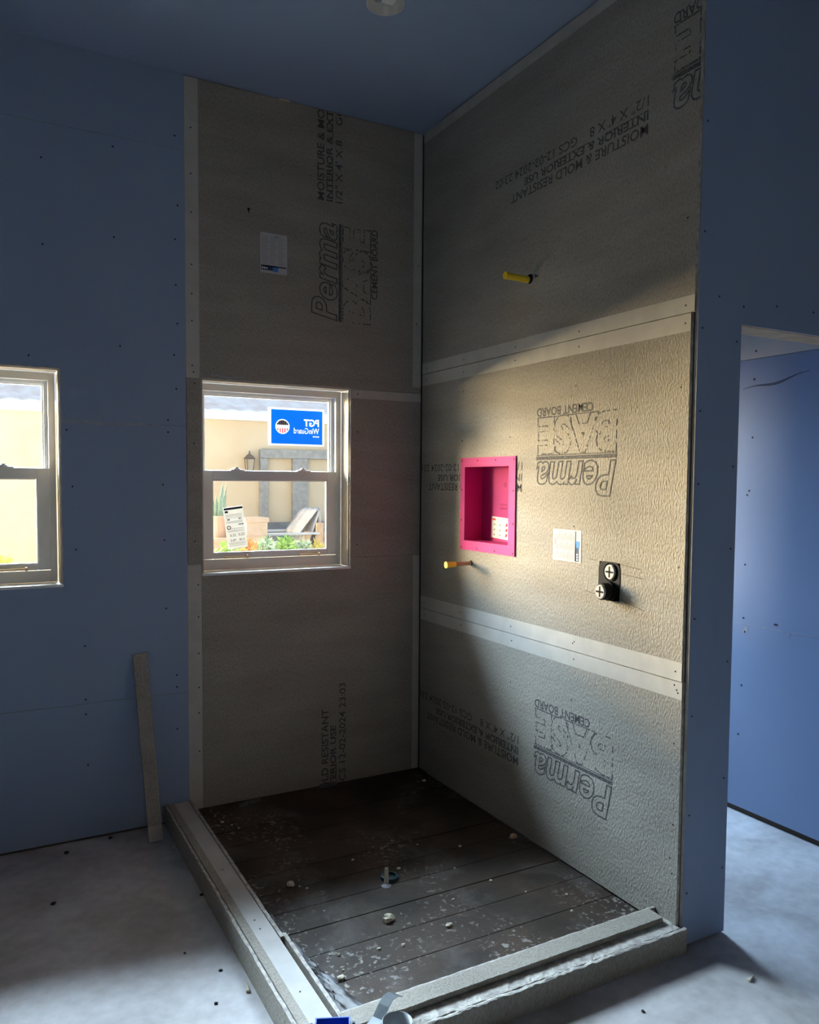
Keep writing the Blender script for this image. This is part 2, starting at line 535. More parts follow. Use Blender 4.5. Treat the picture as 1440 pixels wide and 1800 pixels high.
# ------------------------------------------------------------------ measures of the room
H = 3.373           # ceiling
YW = -1.812         # face of the wall end beside the shower
XF = 1.138          # far wall of the passage
RO2 = (-1.146, -0.405, 1.145, 2.043)
RO1 = (RO2[0]-1.342, RO2[1]-1.342, 1.128, 2.043)
XL, YN = -4.4, -6.4
CB = 0.0127         # board thickness

# ------------------------------------------------------------------ floor, ceiling, walls
bm = bmesh.new(); addbox(bm, XL-0.15, XF+0.15, YN-0.15, 0.17, -0.12, 0.0)
floor = mk('floor', bm, M['concrete'], label='dusty bare grey concrete slab floor with pale worn patches', kind='structure')

LX, LY, LR = -0.672, -0.895, 0.073
bm = bmesh.new()
s = 0.11
panel(bm, 'Z', H, H+0.0127, XL-0.1, XF+0.1, YN-0.1, 0.17, holes=[(LX-s, LX+s, LY-s, LY+s)])
seg = 32
for z in (H, H+0.0127):
    inner = [bm.verts.new((LX+LR*math.cos(2*math.pi*i/seg), LY+LR*math.sin(2*math.pi*i/seg), z)) for i in range(seg)]
    outer = []
    for i in range(seg):
        a = 2*math.pi*i/seg; c_, s_ = math.cos(a), math.sin(a)
        k = s/max(abs(c_), abs(s_))
        outer.append(bm.verts.new((LX+k*c_, LY+k*s_, z)))
    for i in range(seg):
        j = (i+1) % seg
        q = (inner[i], inner[j], outer[j], outer[i])
        bm.faces.new(q if z > H else q[::-1])
ceiling = mk('ceiling', bm, M['blue'], label='dark blue gypsum board ceiling with one round lamp cut-out', kind='structure')
bm = bmesh.new(); addbox(bm, XL-0.1, XF+0.1, YN-0.1, 0.17, H+0.30, H+0.36)
mk('roof_deck', bm, M['stud'], ceiling)

W3 = (0.47, 0.99, 1.14, 2.04)
bm = bmesh.new()
panel(bm, 'Y', CB, 0.17, XL-0.1, XF+0.1, 0.0, H, holes=[(RO1[0]-.006, RO1[1]+.006, RO1[2]-.006, RO1[3]+.006), (RO2[0]-.006, RO2[1]+.006, RO2[2]-.006, RO2[3]+.006), W3])
wall_back = mk('wall_back', bm, M['stud'], label='window wall clad in blue drywall and cement board in the shower', kind='structure')
# blue drywall sheets left of the shower
G = 0.0008
for z0, z1 in ((0.012, 0.606), (0.606, 1.825), (1.825, 3.044), (3.044, H)):
    bm = bmesh.new()
    panel(bm, 'Y', 0.0, CB, XL, -1.2185, z0+G, z1-G, holes=[RO1], edge_mi=1)
    mk('drywall_sheet', bm, [M['blue'], M['gypsum']], wall_back)
bm = bmesh.new()
panel(bm, 'Y', 0.0, CB, 0.21, XF, 0.012, H, holes=[W3], edge_mi=1)
mk('drywall_sheet', bm, [M['blue'], M['gypsum']], wall_back)
# dried spackle along the seam beside the first window
bm = bmesh.new()
rnd = random.Random(5)
def smear(bm, x0, x1, zc, hh, n=26):
    top, bot = [], []
    for i in range(n+1):
        t = i/n; x = x0+(x1-x0)*t
        k = hh*(0.35+0.65*rnd.random())*(0.25+0.75*math.sin(math.pi*min(1, t*1.0+0.06)))
        zz = zc+0.004*math.sin(t*9)
        top.append(bm.verts.new((x, -0.0012, zz+k))); bot.append(bm.verts.new((x, -0.0012, zz-k*0.8)))
    for i in range(n):
        bm.faces.new((bot[i], bot[i+1], top[i+1], top[i]))
smear(bm, -1.735, -1.335, 1.823, 0.014)
smear(bm, -1.735, -1.715, 1.852, 0.012, 6)
smear(bm, -1.455, -1.41, 1.858, 0.005, 6)
smear(bm, -1.36, -1.315, 1.815, 0.006, 6)
mk('spackle_smear', bm, M['spackle'], wall_back)
bm = bmesh.new()
dots(bm, [(x, 0, z) for x, z in ((-1.72, 1.79), (-1.70, 1.55), (-1.69, 1.28), (-1.30, 1.85), (-1.30, 1.795), (-1.325, 1.56), (-1.32, 1.31), (-1.315, 1.0),
     (-1.86, 2.09), (-1.50, 2.16), (-1.27, 2.14), (-1.262, 1.99), (-1.26, 2.45), (-1.25, 2.80), (-1.26, 3.10), (-1.262, 2.65), (-1.255, 2.28), (-1.66, 0.86), (-1.66, 0.625), (-1.66, 0.56), (-1.655, 0.335),
     (-1.27, 0.69), (-1.27, 0.635), (-1.27, 0.44), (-1.80, 2.55), (-1.80, 2.9), (-1.52, 2.62), (-1.52, 3.0))], (0, -1, 0), 0.0042)
mk('screw_heads', bm, M['screw'], wall_back, kind='stuff')

# ---- cement boards on the window wall
ink_lines = ('MOISTURE & MOLD RESISTANT', 'INTERIOR & EXTERIOR USE')
def logo(dst, o, ex, ey, seed=0, clipper=None):
    """brand print; o = left end of the baseline of the first word, letters grow along ey"""
    w = 0.475
    place(dst, text_bm('Perma', w, 0.128, outline=0.017, shear=0.22, bold=0.022), o, ex, ey)
    O = Vector(o); EX, EY = Vector(ex), Vector(ey)
    rect(dst, 0, w, -0.027, -0.013, o, ex, ey)
    place(dst, text_bm('BASE', w-0.005, 0.135, outline=0.013, drop=0.42, seed=seed, bold=0.05), O - EY*0.178, ex, ey)
    rect(dst, 0, w, -0.0335, -0.030, o, ex, ey)
    place(dst, text_bm('CEMENT BOARD', 0.345, 0.034, bold=0.02), O + EX*(w-0.345) - EY*0.226, ex, ey)
    rect(dst, w-0.345, w-0.19, -0.1895, -0.186, o, ex, ey)
    rect(dst, w-0.175, w, -0.188, -0.1845, o, ex, ey)

def fineprint(dst, o, ex, ey, stamp='23:02'):
    """three lines of small print; o = left end of the baseline of the first line"""
    O, EX, EY = Vector(o), Vector(ex), Vector(ey)
    place(dst, text_bm(ink_lines[0], 0.80, 0.036, bold=0.012), O, ex, ey)
    place(dst, text_bm(ink_lines[1], 0.71, 0.030, bold=0.022), O - EY*0.042, ex, ey)
    rect(dst, 0, 0.22, -0.0455, -0.0425, o, ex, ey)
    rect(dst, 0.30, 0.52, -0.0455, -0.0425, o, ex, ey)
    place(dst, text_bm('1/2" X 4\' X 8', 0.30, 0.036, bold=0.006), O - EY*0.095, ex, ey)
    place(dst, text_bm('GCS 12-02-2024 '+stamp, 0.55, 0.036, bold=0.006), O + EX*0.372 - EY*0.095, ex, ey)

UPZ, LEFT = (0, 0, 1), (-1, 0, 0)
boards_b = []
bm = bmesh.new(); panel(bm, 'Y', 0.0, CB, -1.218, -0.001, RO2[3]+.001, H-0.004, edge_mi=1)
b_up = mk('cement_board', bm, [M['cement'], M['board_edge']], wall_back)
bm = bmesh.new(); panel(bm, 'Y', 0.0, CB, RO2[1]+.002, -0.001, 1.197, RO2[3]-0.001, edge_mi=1)
b_midr = mk('cement_board', bm, [M['cement'], M['board_edge']], wall_back)
bm = bmesh.new(); panel(bm, 'Y', 0.0, CB, -1.216, RO2[0]-.002, 1.197, RO2[3]-0.001, edge_mi=1)
b_midl = mk('cement_board', bm, [M['cement'], M['board_edge']], wall_back)
bm = bmesh.new(); panel(bm, 'Y', 0.0, CB, -1.218, -0.001, 0.046, 1.195, holes=[(RO2[0], RO2[1], RO2[2], 2)], edge_mi=1)
b_low = mk('cement_board', bm, [M['cement'], M['board_edge']], wall_back)
def band_b(x0, x1, z0, z1, parent):
    box('smooth_edge_band', x0, x1, -0.0006, 0.004, z0, z1, M['band'], parent)
band_b(-1.218, -1.157, RO2[3]+.001, H-0.004, b_up)
band_b(-0.050, -0.001, RO2[3]+.03, H-0.004, b_up)
band_b(-1.218, -1.155, 0.046, 1.195, b_low)
band_b(-0.040, -0.001, 0.046, 1.195, b_low)
band_b(RO2[1]+.002, -0.001, 1.998, 2.041, b_midr)
for b, z0, z1 in ((b_up, RO2[3]+.002, H-.006),):
    bm = bmesh.new()
    fineprint(bm, (-0.548, 0, 2.942), UPZ, LEFT)
    clip(bm, (0, 0, z1), (0, 0, 1))
    mk('printed_lettering', bm, M['ink'], b)
    bm = bmesh.new()
    logo(bm, (-0.484, 0, 2.368), UPZ, LEFT, 4)
    mk('printed_lettering', bm, M['ink'], b)
bm = bmesh.new()
fineprint(bm, (-0.522, 0, -0.365), UPZ, LEFT, '23:03')
clip(bm, (0, 0, 0.05), (0, 0, -1))
mk('printed_lettering', bm, M['ink'], b_low)
bm = bmesh.new()
dots(bm, [(-1.19, 0, z) for z in (2.10, 2.30, 2.42, 2.55, 2.78, 2.95, 3.15)] + [(-1.17, 0, z) for z in (1.10, 0.95, 0.78, 0.62, 0.50, 0.32)]
     + [(-1.185, 0, 2.07), (-1.18, 0, 2.02), (-1.185, 0, 1.30), (-1.185, 0, 1.75), (-0.365, 0, 2.02), (-0.365, 0, 1.83), (-0.365, 0, 1.26), (-0.03, 0, 2.4), (-0.02, 0, 2.7)], (0, -1, 0), 0.0036)
mk('screw_heads', bm, M['screw'], wall_back, kind='stuff')
bm = bmesh.new()
rect(bm, -0.006, 0.006, 0.012, 0.024, (-0.925, 0, 2.82), (1, 0, 0), UPZ)
rect(bm, -0.0025, 0.0025, 0.0, 0.013, (-0.925, 0, 2.82), (1, 0, 0), UPZ)
mk('dark_nick', bm, M['hole'], b_up)
bm = bmesh.new(); rnd = random.Random(11)
smear(bm, -1.11, -0.94, 2.058, 0.006, 18)
mk('mortar_smear', bm, M['spackle'], b_up)
box('orange_slit', -0.778, -0.722, -0.004, 0.004, H-0.007, H-0.001, M['tan'], wall_back)  # tan sliver drawn for the orange slit at the ceiling line

# ---- shower side wall
bm = bmesh.new()
panel(bm, 'X', 0.13, 0.20, -1.70, 0.0, 0.0, H)
addbox(bm, CB+.001, 0.20, -1.798, -1.72, 0.0, H)
wall_right = mk('wall_right', bm, M['stud'], label='shower side wall clad in printed cement board', kind='structure')
NO = (-0.802, -0.445, 1.302, 1.654)         # niche opening (Y, Y, Z, Z)
VO = (-1.495, -1.384, 1.146, 1.287)         # rough valve cut-out
S1, S2 = 0.915, 2.140
YE = -1.799
bm = bmesh.new(); panel(bm, 'X', 0.0, CB, YE-0.010, -0.014, S2+.001, H-0.006, edge_mi=1)
r_up = mk('cement_board', bm, [M['cement'], M['board_edge']], wall_right)
bm = bmesh.new(); panel(bm, 'X', 0.0, CB, YE+0.004, -0.014, S1+.001, S2-.001, holes=[NO, VO], edge_mi=1)
r_mid = mk('cement_board', bm, [M['cement'], M['board_edge']], wall_right)
bm = bmesh.new(); panel(bm, 'X', 0.0, CB, YE+0.001, -0.014, 0.050, S1-.001, edge_mi=1)
r_low = mk('cement_board', bm, [M['cement'], M['board_edge']], wall_right)
def band_r(y0, y1, z0, z1, parent):
    box('smooth_edge_band', -0.0006, 0.004, y0, y1, z0, z1, M['band'], parent)
band_r(YE-.010, -0.014, S2+.002, S2+0.056, r_up)
band_r(YE-.010, -0.014, H-0.055, H-0.006, r_up)
band_r(YE+.004, -0.014, S2-0.060, S2-.002, r_mid)
band_r(YE+.004, -0.014, S1+.002, S1+0.065, r_mid)
band_r(YE+.001, -0.014, S1-0.060, S1-.002, r_low)
EXR, EYR = (0, 1, 0), (0, 0, -1)
bm = bmesh.new(); fineprint(bm, (0, -1.585, 2.822), EXR, EYR); mk('printed_lettering', bm, M['ink'], r_up)
bm = bmesh.new(); logo(bm, (0, -1.69-0.475, 2.905), EXR, EYR, 9); clip(bm, (0, YE-0.008, 0), (0, -1, 0)); mk('printed_lettering', bm, M['ink'], r_up)
bm = bmesh.new(); logo(bm, (0, -1.464, 1.662), EXR, EYR, 2); mk('printed_lettering', bm, M['ink'], r_mid)
bm = bmesh.new(); fineprint(bm, (0, -0.892, 1.575), EXR, EYR); clip(bm, (0, -0.016, 0), (0, 1, 0))
kill = [f for f in bm.faces if NO[0]-0.03 < f.calc_center_median().y < NO[1]+0.03]
bmesh.ops.delete(bm, geom=kill, context='FACES')
mk('printed_lettering', bm, M['ink'], r_mid)
bm = bmesh.new(); logo(bm, (0, -1.480, 0.442), EXR, EYR, 6); mk('printed_lettering', bm, M['ink'], r_low)
bm = bmesh.new(); fineprint(bm, (0, -0.895, 0.378), EXR, EYR); clip(bm, (0, -0.016, 0), (0, 1, 0)); mk('printed_lettering', bm, M['ink'], r_low)
bm = bmesh.new()
scr = []
for y in (-0.06, -0.414, -0.83, -1.245, -1.772):
    scr += [(0, y, S2+0.026), (0, y, S2-0.032), (0, y+0.004, S1+0.032), (0, y-0.004, S1-0.03)]
scr += [(0, -1.25, 0.955), (0, -1.765, 0.90), (0, -1.781, 0.876), (0, -0.416, 2.015), (0, -0.41, 1.78), (0, -0.80, 1.78), (0, -1.23, 1.96), (0, -1.235, 1.41), (0, -1.76, 1.9), (0, -1.77, 1.3),
        (0, -1.77, 0.70), (0, -1.775, 0.42), (0, -1.775, 0.25), (0, -1.765, 0.30), (0, -1.77, 2.45), (0, -1.24, 0.72), (0, -0.83, 0.70)]
dots(bm, scr, (-1, 0, 0), 0.0034)
mk('screw_heads', bm, M['screw'], wall_right, kind='stuff')
# scored pencil lines round the valve
bm = bmesh.new()
for (y0, z0, y1, z1) in ((-1.497, 1.285, -1.60, 1.275), (-1.50, 1.25, -1.62, 1.243), (-1.50, 1.155, -1.62, 1.13), (-1.31, 1.165, -1.375, 1.16), (-1.33, 1.29, -1.37, 1.288)):
    d = Vector((0, y1-y0, z1-z0)); L_ = d.length; d.normalize()
    rect(bm, 0, L_, -0.0009, 0.0009, (0, y0, z0), d, d.cross(Vector((-1, 0, 0)))*-1, 0.0006)
mk('scored_line', bm, M['stud'], r_mid)

# ---- wall end with the passage opening
bm = bmesh.new()
addbox(bm, 0.03, 0.212, -1.80, -1.702, 0.0, H)
addbox(bm, 0.212, 1.02, -1.80, -1.702, 2.125, H)
addbox(bm, 1.02, XF+0.1, -1.80, -1.702, 0.0, H)
wall_end = mk('wall_end', bm, M['wood'], label='blue wall end and header around the passage opening', kind='structure')
bm = bmesh.new(); panel(bm, 'Y', YW, -1.80, 0.014, XF, 0.008, H, holes=[(0.222, 1.01, -1, 2.12)], edge_mi=1)
mk('drywall_sheet', bm, [M['blue'], M['gypsum']], wall_end)
bm = bmesh.new(); panel(bm, 'Y', -1.702, -1.69, 0.20, XF, 0.008, H, holes=[(0.222, 1.01, -1, 2.12)], edge_mi=1)
mk('drywall_sheet', bm, [M['blue'], M['gypsum']], wall_end)
bm = bmesh.new(); panel(bm, 'X', 0.212, 0.222, -1.80, -1.702, 0.008, 2.12)
mk('drywall_sheet', bm, [M['blue'], M['gypsum']], wall_end)
box('header_board', 0.222, 1.01, -1.80, -1.702, 2.118, 2.1245, M['wood'], wall_end)
bm = bmesh.new(); panel(bm, 'X', 0.20, 0.212, -1.69, 0.0, 0.008, H)
mk('drywall_sheet', bm, M['blue'], wall_end)
bm = bmesh.new()
dots(bm, [(x, YW, z) for x, z in ((0.032, 0.19), (0.205, 0.24), (0.034, 0.46), (0.20, 0.56), (0.034, 0.80), (0.20, 0.97), (0.034, 1.13), (0.20, 1.36), (0.034, 1.58), (0.20, 1.64), (0.034, 1.82), (0.20, 2.06), (0.034, 2.09), (0.11, 2.20),
      (0.034, 2.40), (0.034, 2.75), (0.23, 2.18), (0.40, 2.20), (0.6, 2.2))], (0, -1, 0), 0.0034)
mk('screw_heads', bm, M['screw'], wall_end, kind='stuff')

# ---- far wall of the passage
bm = bmesh.new(); addbox(bm, XF+CB, XF+0.12, YN, 0.0, 0.0, H)
wall_far = mk('wall_far', bm, M['stud'], label='blue drywall side wall seen through the passage opening', kind='structure')
for z0, z1, mm in ((0.028, 0.917, 'blue'), (0.9185, 2.164, 'blue'), (2.166, H, 'grey_board')):
    bm = bmesh.new(); panel(bm, 'X', XF, XF+CB, YN, 0.0, z0, z1, edge_mi=1)
    mk('drywall_sheet', bm, [M[mm], M['gypsum']], wall_far)
box('joint_line', XF-0.0008, XF+.004, -2.6, 0.0, 0.9145, 0.919, M['spackle'], wall_far)
bm = bmesh.new()
dots(bm, [(XF, y, z) for y, z in ((-1.155, 2.20), (-1.15, 2.07), (-1.15, 1.80), (-1.14, 1.55), (-1.13, 1.20), (-1.13, 0.945), (-1.14, 0.88), (-1.13, 0.62), (-1.12, 0.38), (-1.13, 1.53), (-1.30, 0.94), (-1.31, 0.94))], (-1, 0, 0), 0.005)
mk('screw_heads', bm, M['screw'], wall_far, kind='stuff')
bm = bmesh.new()
addcyl(bm, (XF-.0008, -1.14, .89), (XF+.001, -1.14, .89), .018, seg=12); addcyl(bm, (XF-.0008, -1.37, .905), (XF+.001, -1.37, .905), .010, seg=10)
mk('torn_paper_spot', bm, M['spackle'], wall_far)
bm = bmesh.new(); A_, B_ = [], []
for i in range(15):
    tt = i/14; y_ = -1.09-0.34*tt; z_ = 2.03+0.045*tt**1.6+0.006*math.sin(tt*9); w_ = 0.003+0.009*math.sin(math.pi*tt)**2
    A_.append(bm.verts.new((XF-0.0006, y_, z_-w_*0.5))); B_.append(bm.verts.new((XF-0.0006, y_, z_+w_*0.5)))
for i in range(14): bm.faces.new((A_[i], A_[i+1], B_[i+1], B_[i]))
mk('scuff_mark', bm, mat('dark_scuff', (0.09, 0.11, 0.15), 0.9), wall_far)

# ---- walls out of frame that close the room
bm = bmesh.new(); addbox(bm, XL-0.12, XL, YN, 0.0, 0.0, H)
mk('wall_left', bm, M['gypsum_white'], label='pale primed drywall left wall of the bathroom', kind='structure')
bm = bmesh.new(); addbox(bm, XL, XF, YN-0.12, YN, 0.0, H)
mk('wall_front', bm, M['gypsum_white'], label='pale primed drywall wall behind the viewpoint', kind='structure')

# ------------------------------------------------------------------ windows
def frame_bm(x0, x1, z0, z1, y0, y1, wl_, wr_, wb_, wt_, bev=0.002):
    bm = bmesh.new()
    addbox(bm, x0, x0+wl_, y0, y1, z0, z1, bev)
    addbox(bm, x1-wr_, x1, y0, y1, z0, z1, bev)
    addbox(bm, x0+wl_, x1-wr_, y0, y1, z0, z0+wb_, bev)
    addbox(bm, x0+wl_, x1-wr_, y0, y1, z1-wt_, z1, bev)
    return bm

def window(name, ro, label):
    x0, x1, z0, z1 = ro
    w = root(name, ((x0+x1)/2, 0.0, z0), label, kind='structure')
    # rough opening lining
    bm = bmesh.new()
    addbox(bm, x1-0.004, x1+0.006, 0.016, 0.10, z0, z1)
    addbox(bm, x0-0.006, x0+0.004, 0.016, 0.10, z0, z1)
    addbox(bm, x0-.006, x1+.006, 0.014, 0.10, z1-0.004, z1+0.006)
    mk('jamb', bm, M['buck'], w)
    bm = bmesh.new(); addbox(bm, x0-.005, x1+.005, -0.004, 0.10, z0-0.006, z0+0.006, 0.002)
    mk('sill', bm, M['white_pvc'], w)
    a, b = x0-0.005, x1-0.008
    fr = mk('frame', frame_bm(a, b, z0+0.006, z1-0.006, 0.100, 0.165, 0.028, 0.028, 0.052, 0.034), M['white_pvc'], w)
    mk('inner_frame', frame_bm(a+0.028, b-0.028, 1.60, z1-0.040, 0.128, 0.160, 0.016, 0.016, 0.02, 0.014), M['white_pvc'], w)
    up_ = mk('upper_sash', frame_bm(a+0.036, b-0.036, 1.60, z1-0.048, 0.136, 0.156, 0.014, 0.014, 0.03, 0.012), M['white_pvc'], w)
    box('glass_pane', a+0.045, b-0.045, 0.144, 0.148, 1.625, z1-0.055, M['glass'], up_)
    sl = mk('lower_sash', frame_bm(a+0.027, b-0.027, z0+0.060, 1.628, 0.098, 0.126, 0.049, 0.049, 0.028, 0.046), M['white_pvc'], w)
    box('glass_pane', a+0.07, b-0.07, 0.111, 0.115, z0+0.08, 1.59, M['glass'], sl)
    # glazing bead
    mk('glazing_bead', frame_bm(a+0.074, b-0.074, z0+0.086, 1.584, 0.101, 0.111, 0.006, 0.006, 0.006, 0.006, 0.001), M['white_pvc'], sl)
    for lx in (0.27, 0.73):
        xx = a+(b-a)*lx
        bm = bmesh.new()
        addbox(bm, xx-0.035, xx+0.035, 0.098, 0.118, 1.628, 1.634, 0.002)
        addbox(bm, xx-0.020, xx+0.012, 0.100, 0.114, 1.634, 1.641, 0.003)
        addcyl(bm, (xx-0.004, 0.107, 1.628), (xx-0.004, 0.107, 1.645), 0.009, seg=12)
        mk('sash_lock', bm, M['white_pvc'], sl)
    for k, (l0, l1) in enumerate(((0.175, 0.335), (0.69, 0.84))):
        xa, xb = a+(b-a)*l0, a+(b-a)*l1
        bm = bmesh.new()
        addbox(bm, xa, xb, 0.082, 0.098, z0+0.062, z0+0.072, 0.003)
        addbox(bm, xb-0.012, xb, 0.080, 0.098, z0+0.060, z0+0.076, 0.003)
        mk('shipping_clip', bm, M['tan'], sl)
    # ragged plaster lip round the opening on the room side
    return w
win1 = window('window_1', RO1, 'white single-hung window in the blue drywall, cut by the left picture edge')
win2 = window('window_2', RO2, 'white single-hung window inside the shower with a blue sticker on its glass')
# torn board lip around the openings
def lip(w, ro, m):
    rr = random.Random(3)
    bm = bmesh.new()
    x0, x1, z0, z1 = ro
    segs = [((x1, z0), (x1, z1), (1, 0)), ((x0, z1), (x1, z1), (0, 1)), ((x0, z0), (x0, z1), (-1, 0))]
    for (p, q, nrm) in segs:
        n = 40; A = []; Bv = []
        for i in range(n+1):
            t = i/n; u = p[0]+(q[0]-p[0])*t; v = p[1]+(q[1]-p[1])*t
            k = 0.0025+0.003*rr.random()*(1 if rr.random() > 0.25 else 1.6)
            A.append(bm.verts.new((u-nrm[0]*0.001, -0.0015, v-nrm[1]*0.001)))
            Bv.append(bm.verts.new((u+nrm[0]*k, -0.0015, v+nrm[1]*k)))
        for i in range(n):
            bm.faces.new((A[i], A[i+1], Bv[i+1], Bv[i]))
    mk('torn_board_edge', bm, m, w)
lip(win2, RO2, M['band']); lip(win1, RO1, M['gypsum'])

# ---- stickers on the glass of the shower window
ys = 0.1425
st = root('window_sticker', (-0.637, ys, 1.759), 'blue and white mirrored brand sticker on the upper window pane', 'sticker')
EXb, EYb = (1, 0, 0), (0, 0, 1)
bm = bmesh.new()
for x0, x1, z0, z1 in ((-0.787, -0.770, 1.758, 1.945), (-0.497, -0.487, 1.758, 1.945), (-0.770, -0.497, 1.758, 1.766), (-0.770, -0.497, 1.936, 1.945)):
    bm.faces.new([bm.verts.new((x_, ys-0.0004, z_)) for x_, z_ in ((x0, z0), (x1, z0), (x1, z1), (x0, z1))])
bmesh.ops.remove_doubles(bm, verts=bm.verts, dist=1e-6)
mk('white_border', bm, M['film_white'], st)
M['sticker_white'] = M['film_white']
blue = bmesh.new()                                   # blue field with the letters left open
def outline_into(dst, src):
    for e in src.edges:
        if len(e.link_faces) == 1:
            a_, b_ = [dst.verts.new(v.co) for v in e.verts]
            dst.edges.new((a_, b_))
def sticker_text(t_, w_, h_, x_, z_, bold_=0.0):
    b1 = bmesh.new(); place(b1, text_bm(t_, w_, h_, bold=bold_, mirror=True), (x_, ys, z_), EXb, EYb, 0.0)
    for v in b1.verts: v.co.y = ys-0.0004
    bmesh.ops.remove_doubles(b1, verts=b1.verts, dist=1e-6)
    outline_into(blue, b1)
    mk('lettering', b1, M['film_white'], st)
sticker_text('PGT', 0.082, 0.034, -0.516, 1.858, 0.03)
sticker_text('WinGuard', 0.135, 0.029, -0.516, 1.820)
b1 = bmesh.new()
for k in range(4):
    x_ = -0.516-0.009*k
    b1.faces.new([b1.verts.new((xx_, ys-0.0004, zz_)) for xx_, zz_ in ((x_-0.006, 1.803), (x_, 1.803), (x_, 1.809), (x_-0.006, 1.809))])
outline_into(blue, b1)
mk('small_print', b1, M['film_white'], st, kind='stuff')
BX, BZ, BR = -0.711, 1.852, 0.037
bm = bmesh.new()
bm.faces.new([bm.verts.new((BX+BR*math.cos(2*math.pi*i/40), ys-0.0004, BZ+BR*math.sin(2*math.pi*i/40))) for i in range(40)])
outline_into(blue, bm)
bd = mk('round_badge', bm, M['film_white'], st)
cs = [(-0.770, 1.766), (-0.497, 1.766), (-0.497, 1.936), (-0.770, 1.936)]
cv = [blue.verts.new((x_, ys-0.0004, z_)) for x_, z_ in cs]
for i in range(4): blue.edges.new((cv[i], cv[(i+1) % 4]))
bmesh.ops.remove_doubles(blue, verts=blue.verts, dist=2e-6)
bmesh.ops.triangle_fill(blue, use_beauty=True, edges=list(blue.edges), normal=(0, -1, 0))
mk('blue_field', blue, M['film_blue'], st)
bm = bmesh.new()
bm.faces.new([bm.verts.new((BX+0.032*math.cos(a), ys-0.0010, BZ+0.032*math.sin(a))) for a in [math.radians(14+152*i/16) for i in range(17)]])
mk('badge_canton', bm, M['navy'], bd)
M['star_white'] = mat('badge_star_white', (0.8, 0.82, 0.85), 0.6)
bm = bmesh.new()
for r_ in range(3):
    for c_ in range(-2+r_//2, 3-r_//2):
        addbox(bm, BX+c_*0.010-0.0026, BX+c_*0.010+0.0026, ys-0.0016, ys-0.0011, BZ+0.010+r_*0.007, BZ+0.0145+r_*0.007)
mk('badge_stars', bm, M['star_white'], bd, kind='stuff')
M['film_red'] = translucent('backlit_red_film', (0.85, 0.06, 0.08), 0.6)
for k in (-2, -1, 0, 1, 2):
    hh = math.sqrt(max(0, 0.032**2-(k*0.0125)**2))
    bm = bmesh.new()
    bm.faces.new([bm.verts.new((BX+k*0.0125+dx_, ys-0.0010, z_)) for dx_, z_ in ((-0.0034, BZ-hh), (0.0034, BZ-hh), (0.0034, BZ-0.008), (-0.0034, BZ-0.008))])
    mk('badge_stripe', bm, M['film_red'], bd)

# energy label, tilted
el = root('energy_label', (-0.96, 0.109, 1.246), 'white paper rating label stuck askew on the lower pane of the shower window', 'label')
ex = Vector((0.99, 0, 0.125)).normalized(); ey = Vector((-ex.z, 0, ex.x))
oo = Vector((-0.998, 0.1095, 1.247))
bm = bmesh.new(); rect(bm, 0, 0.098, 0, 0.205, oo, ex, ey, 0.0, 0.0006); mk('paper', bm, M['film_paper'], el)
bm = bmesh.new(); rect(bm, 0.003, 0.095, 0.190, 0.200, oo, ex, ey); rect(bm, 0.006, 0.022, 0.176, 0.186, oo, ex, ey); mk('header_bar', bm, M['navy'], el)
bm = bmesh.new(); bm2 = bmesh.new()
lathe(bm2, (0, 0, 0), [(0.010, -.0002), (0.010, .0002), (0.006, .0002), (0.006, -.0002)], 16)
place(bm, bm2, oo+ex*0.017+ey*0.105, ex, ey)
for (tx, ty, s_, hh) in ((0.018, 0.060, '0.32', 0.012), (0.060, 0.060, '0.22', 0.012), (0.018, 0.036, '0.47', 0.011), (0.060, 0.036, '45.0', 0.011)):
    place(bm, text_bm(s_, None, hh, bold=0.01), oo+ex*tx+ey*ty, ex, ey)
[rect(bm, a_, b_, c_, c_+0.006, oo, ex, ey) for a_, b_, c_ in ((0.066, 0.071, 0.112), (0.074, 0.079, 0.112), (0.082, 0.090, 0.112), (0.070, 0.076, 0.140), (0.079, 0.083, 0.140), (0.014, 0.026, 0.140))]
mk('printed_figures', bm, M['ink'], el, kind='stuff')
bm = bmesh.new()
for ty in (0.165, 0.158, 0.150, 0.132, 0.126, 0.096, 0.088, 0.082, 0.028, 0.022, 0.014):
    rect(bm, 0.008, 0.088, ty, ty+0.0018, oo, ex, ey)
mk('small_print', bm, M['print_grey'], el, kind='stuff')

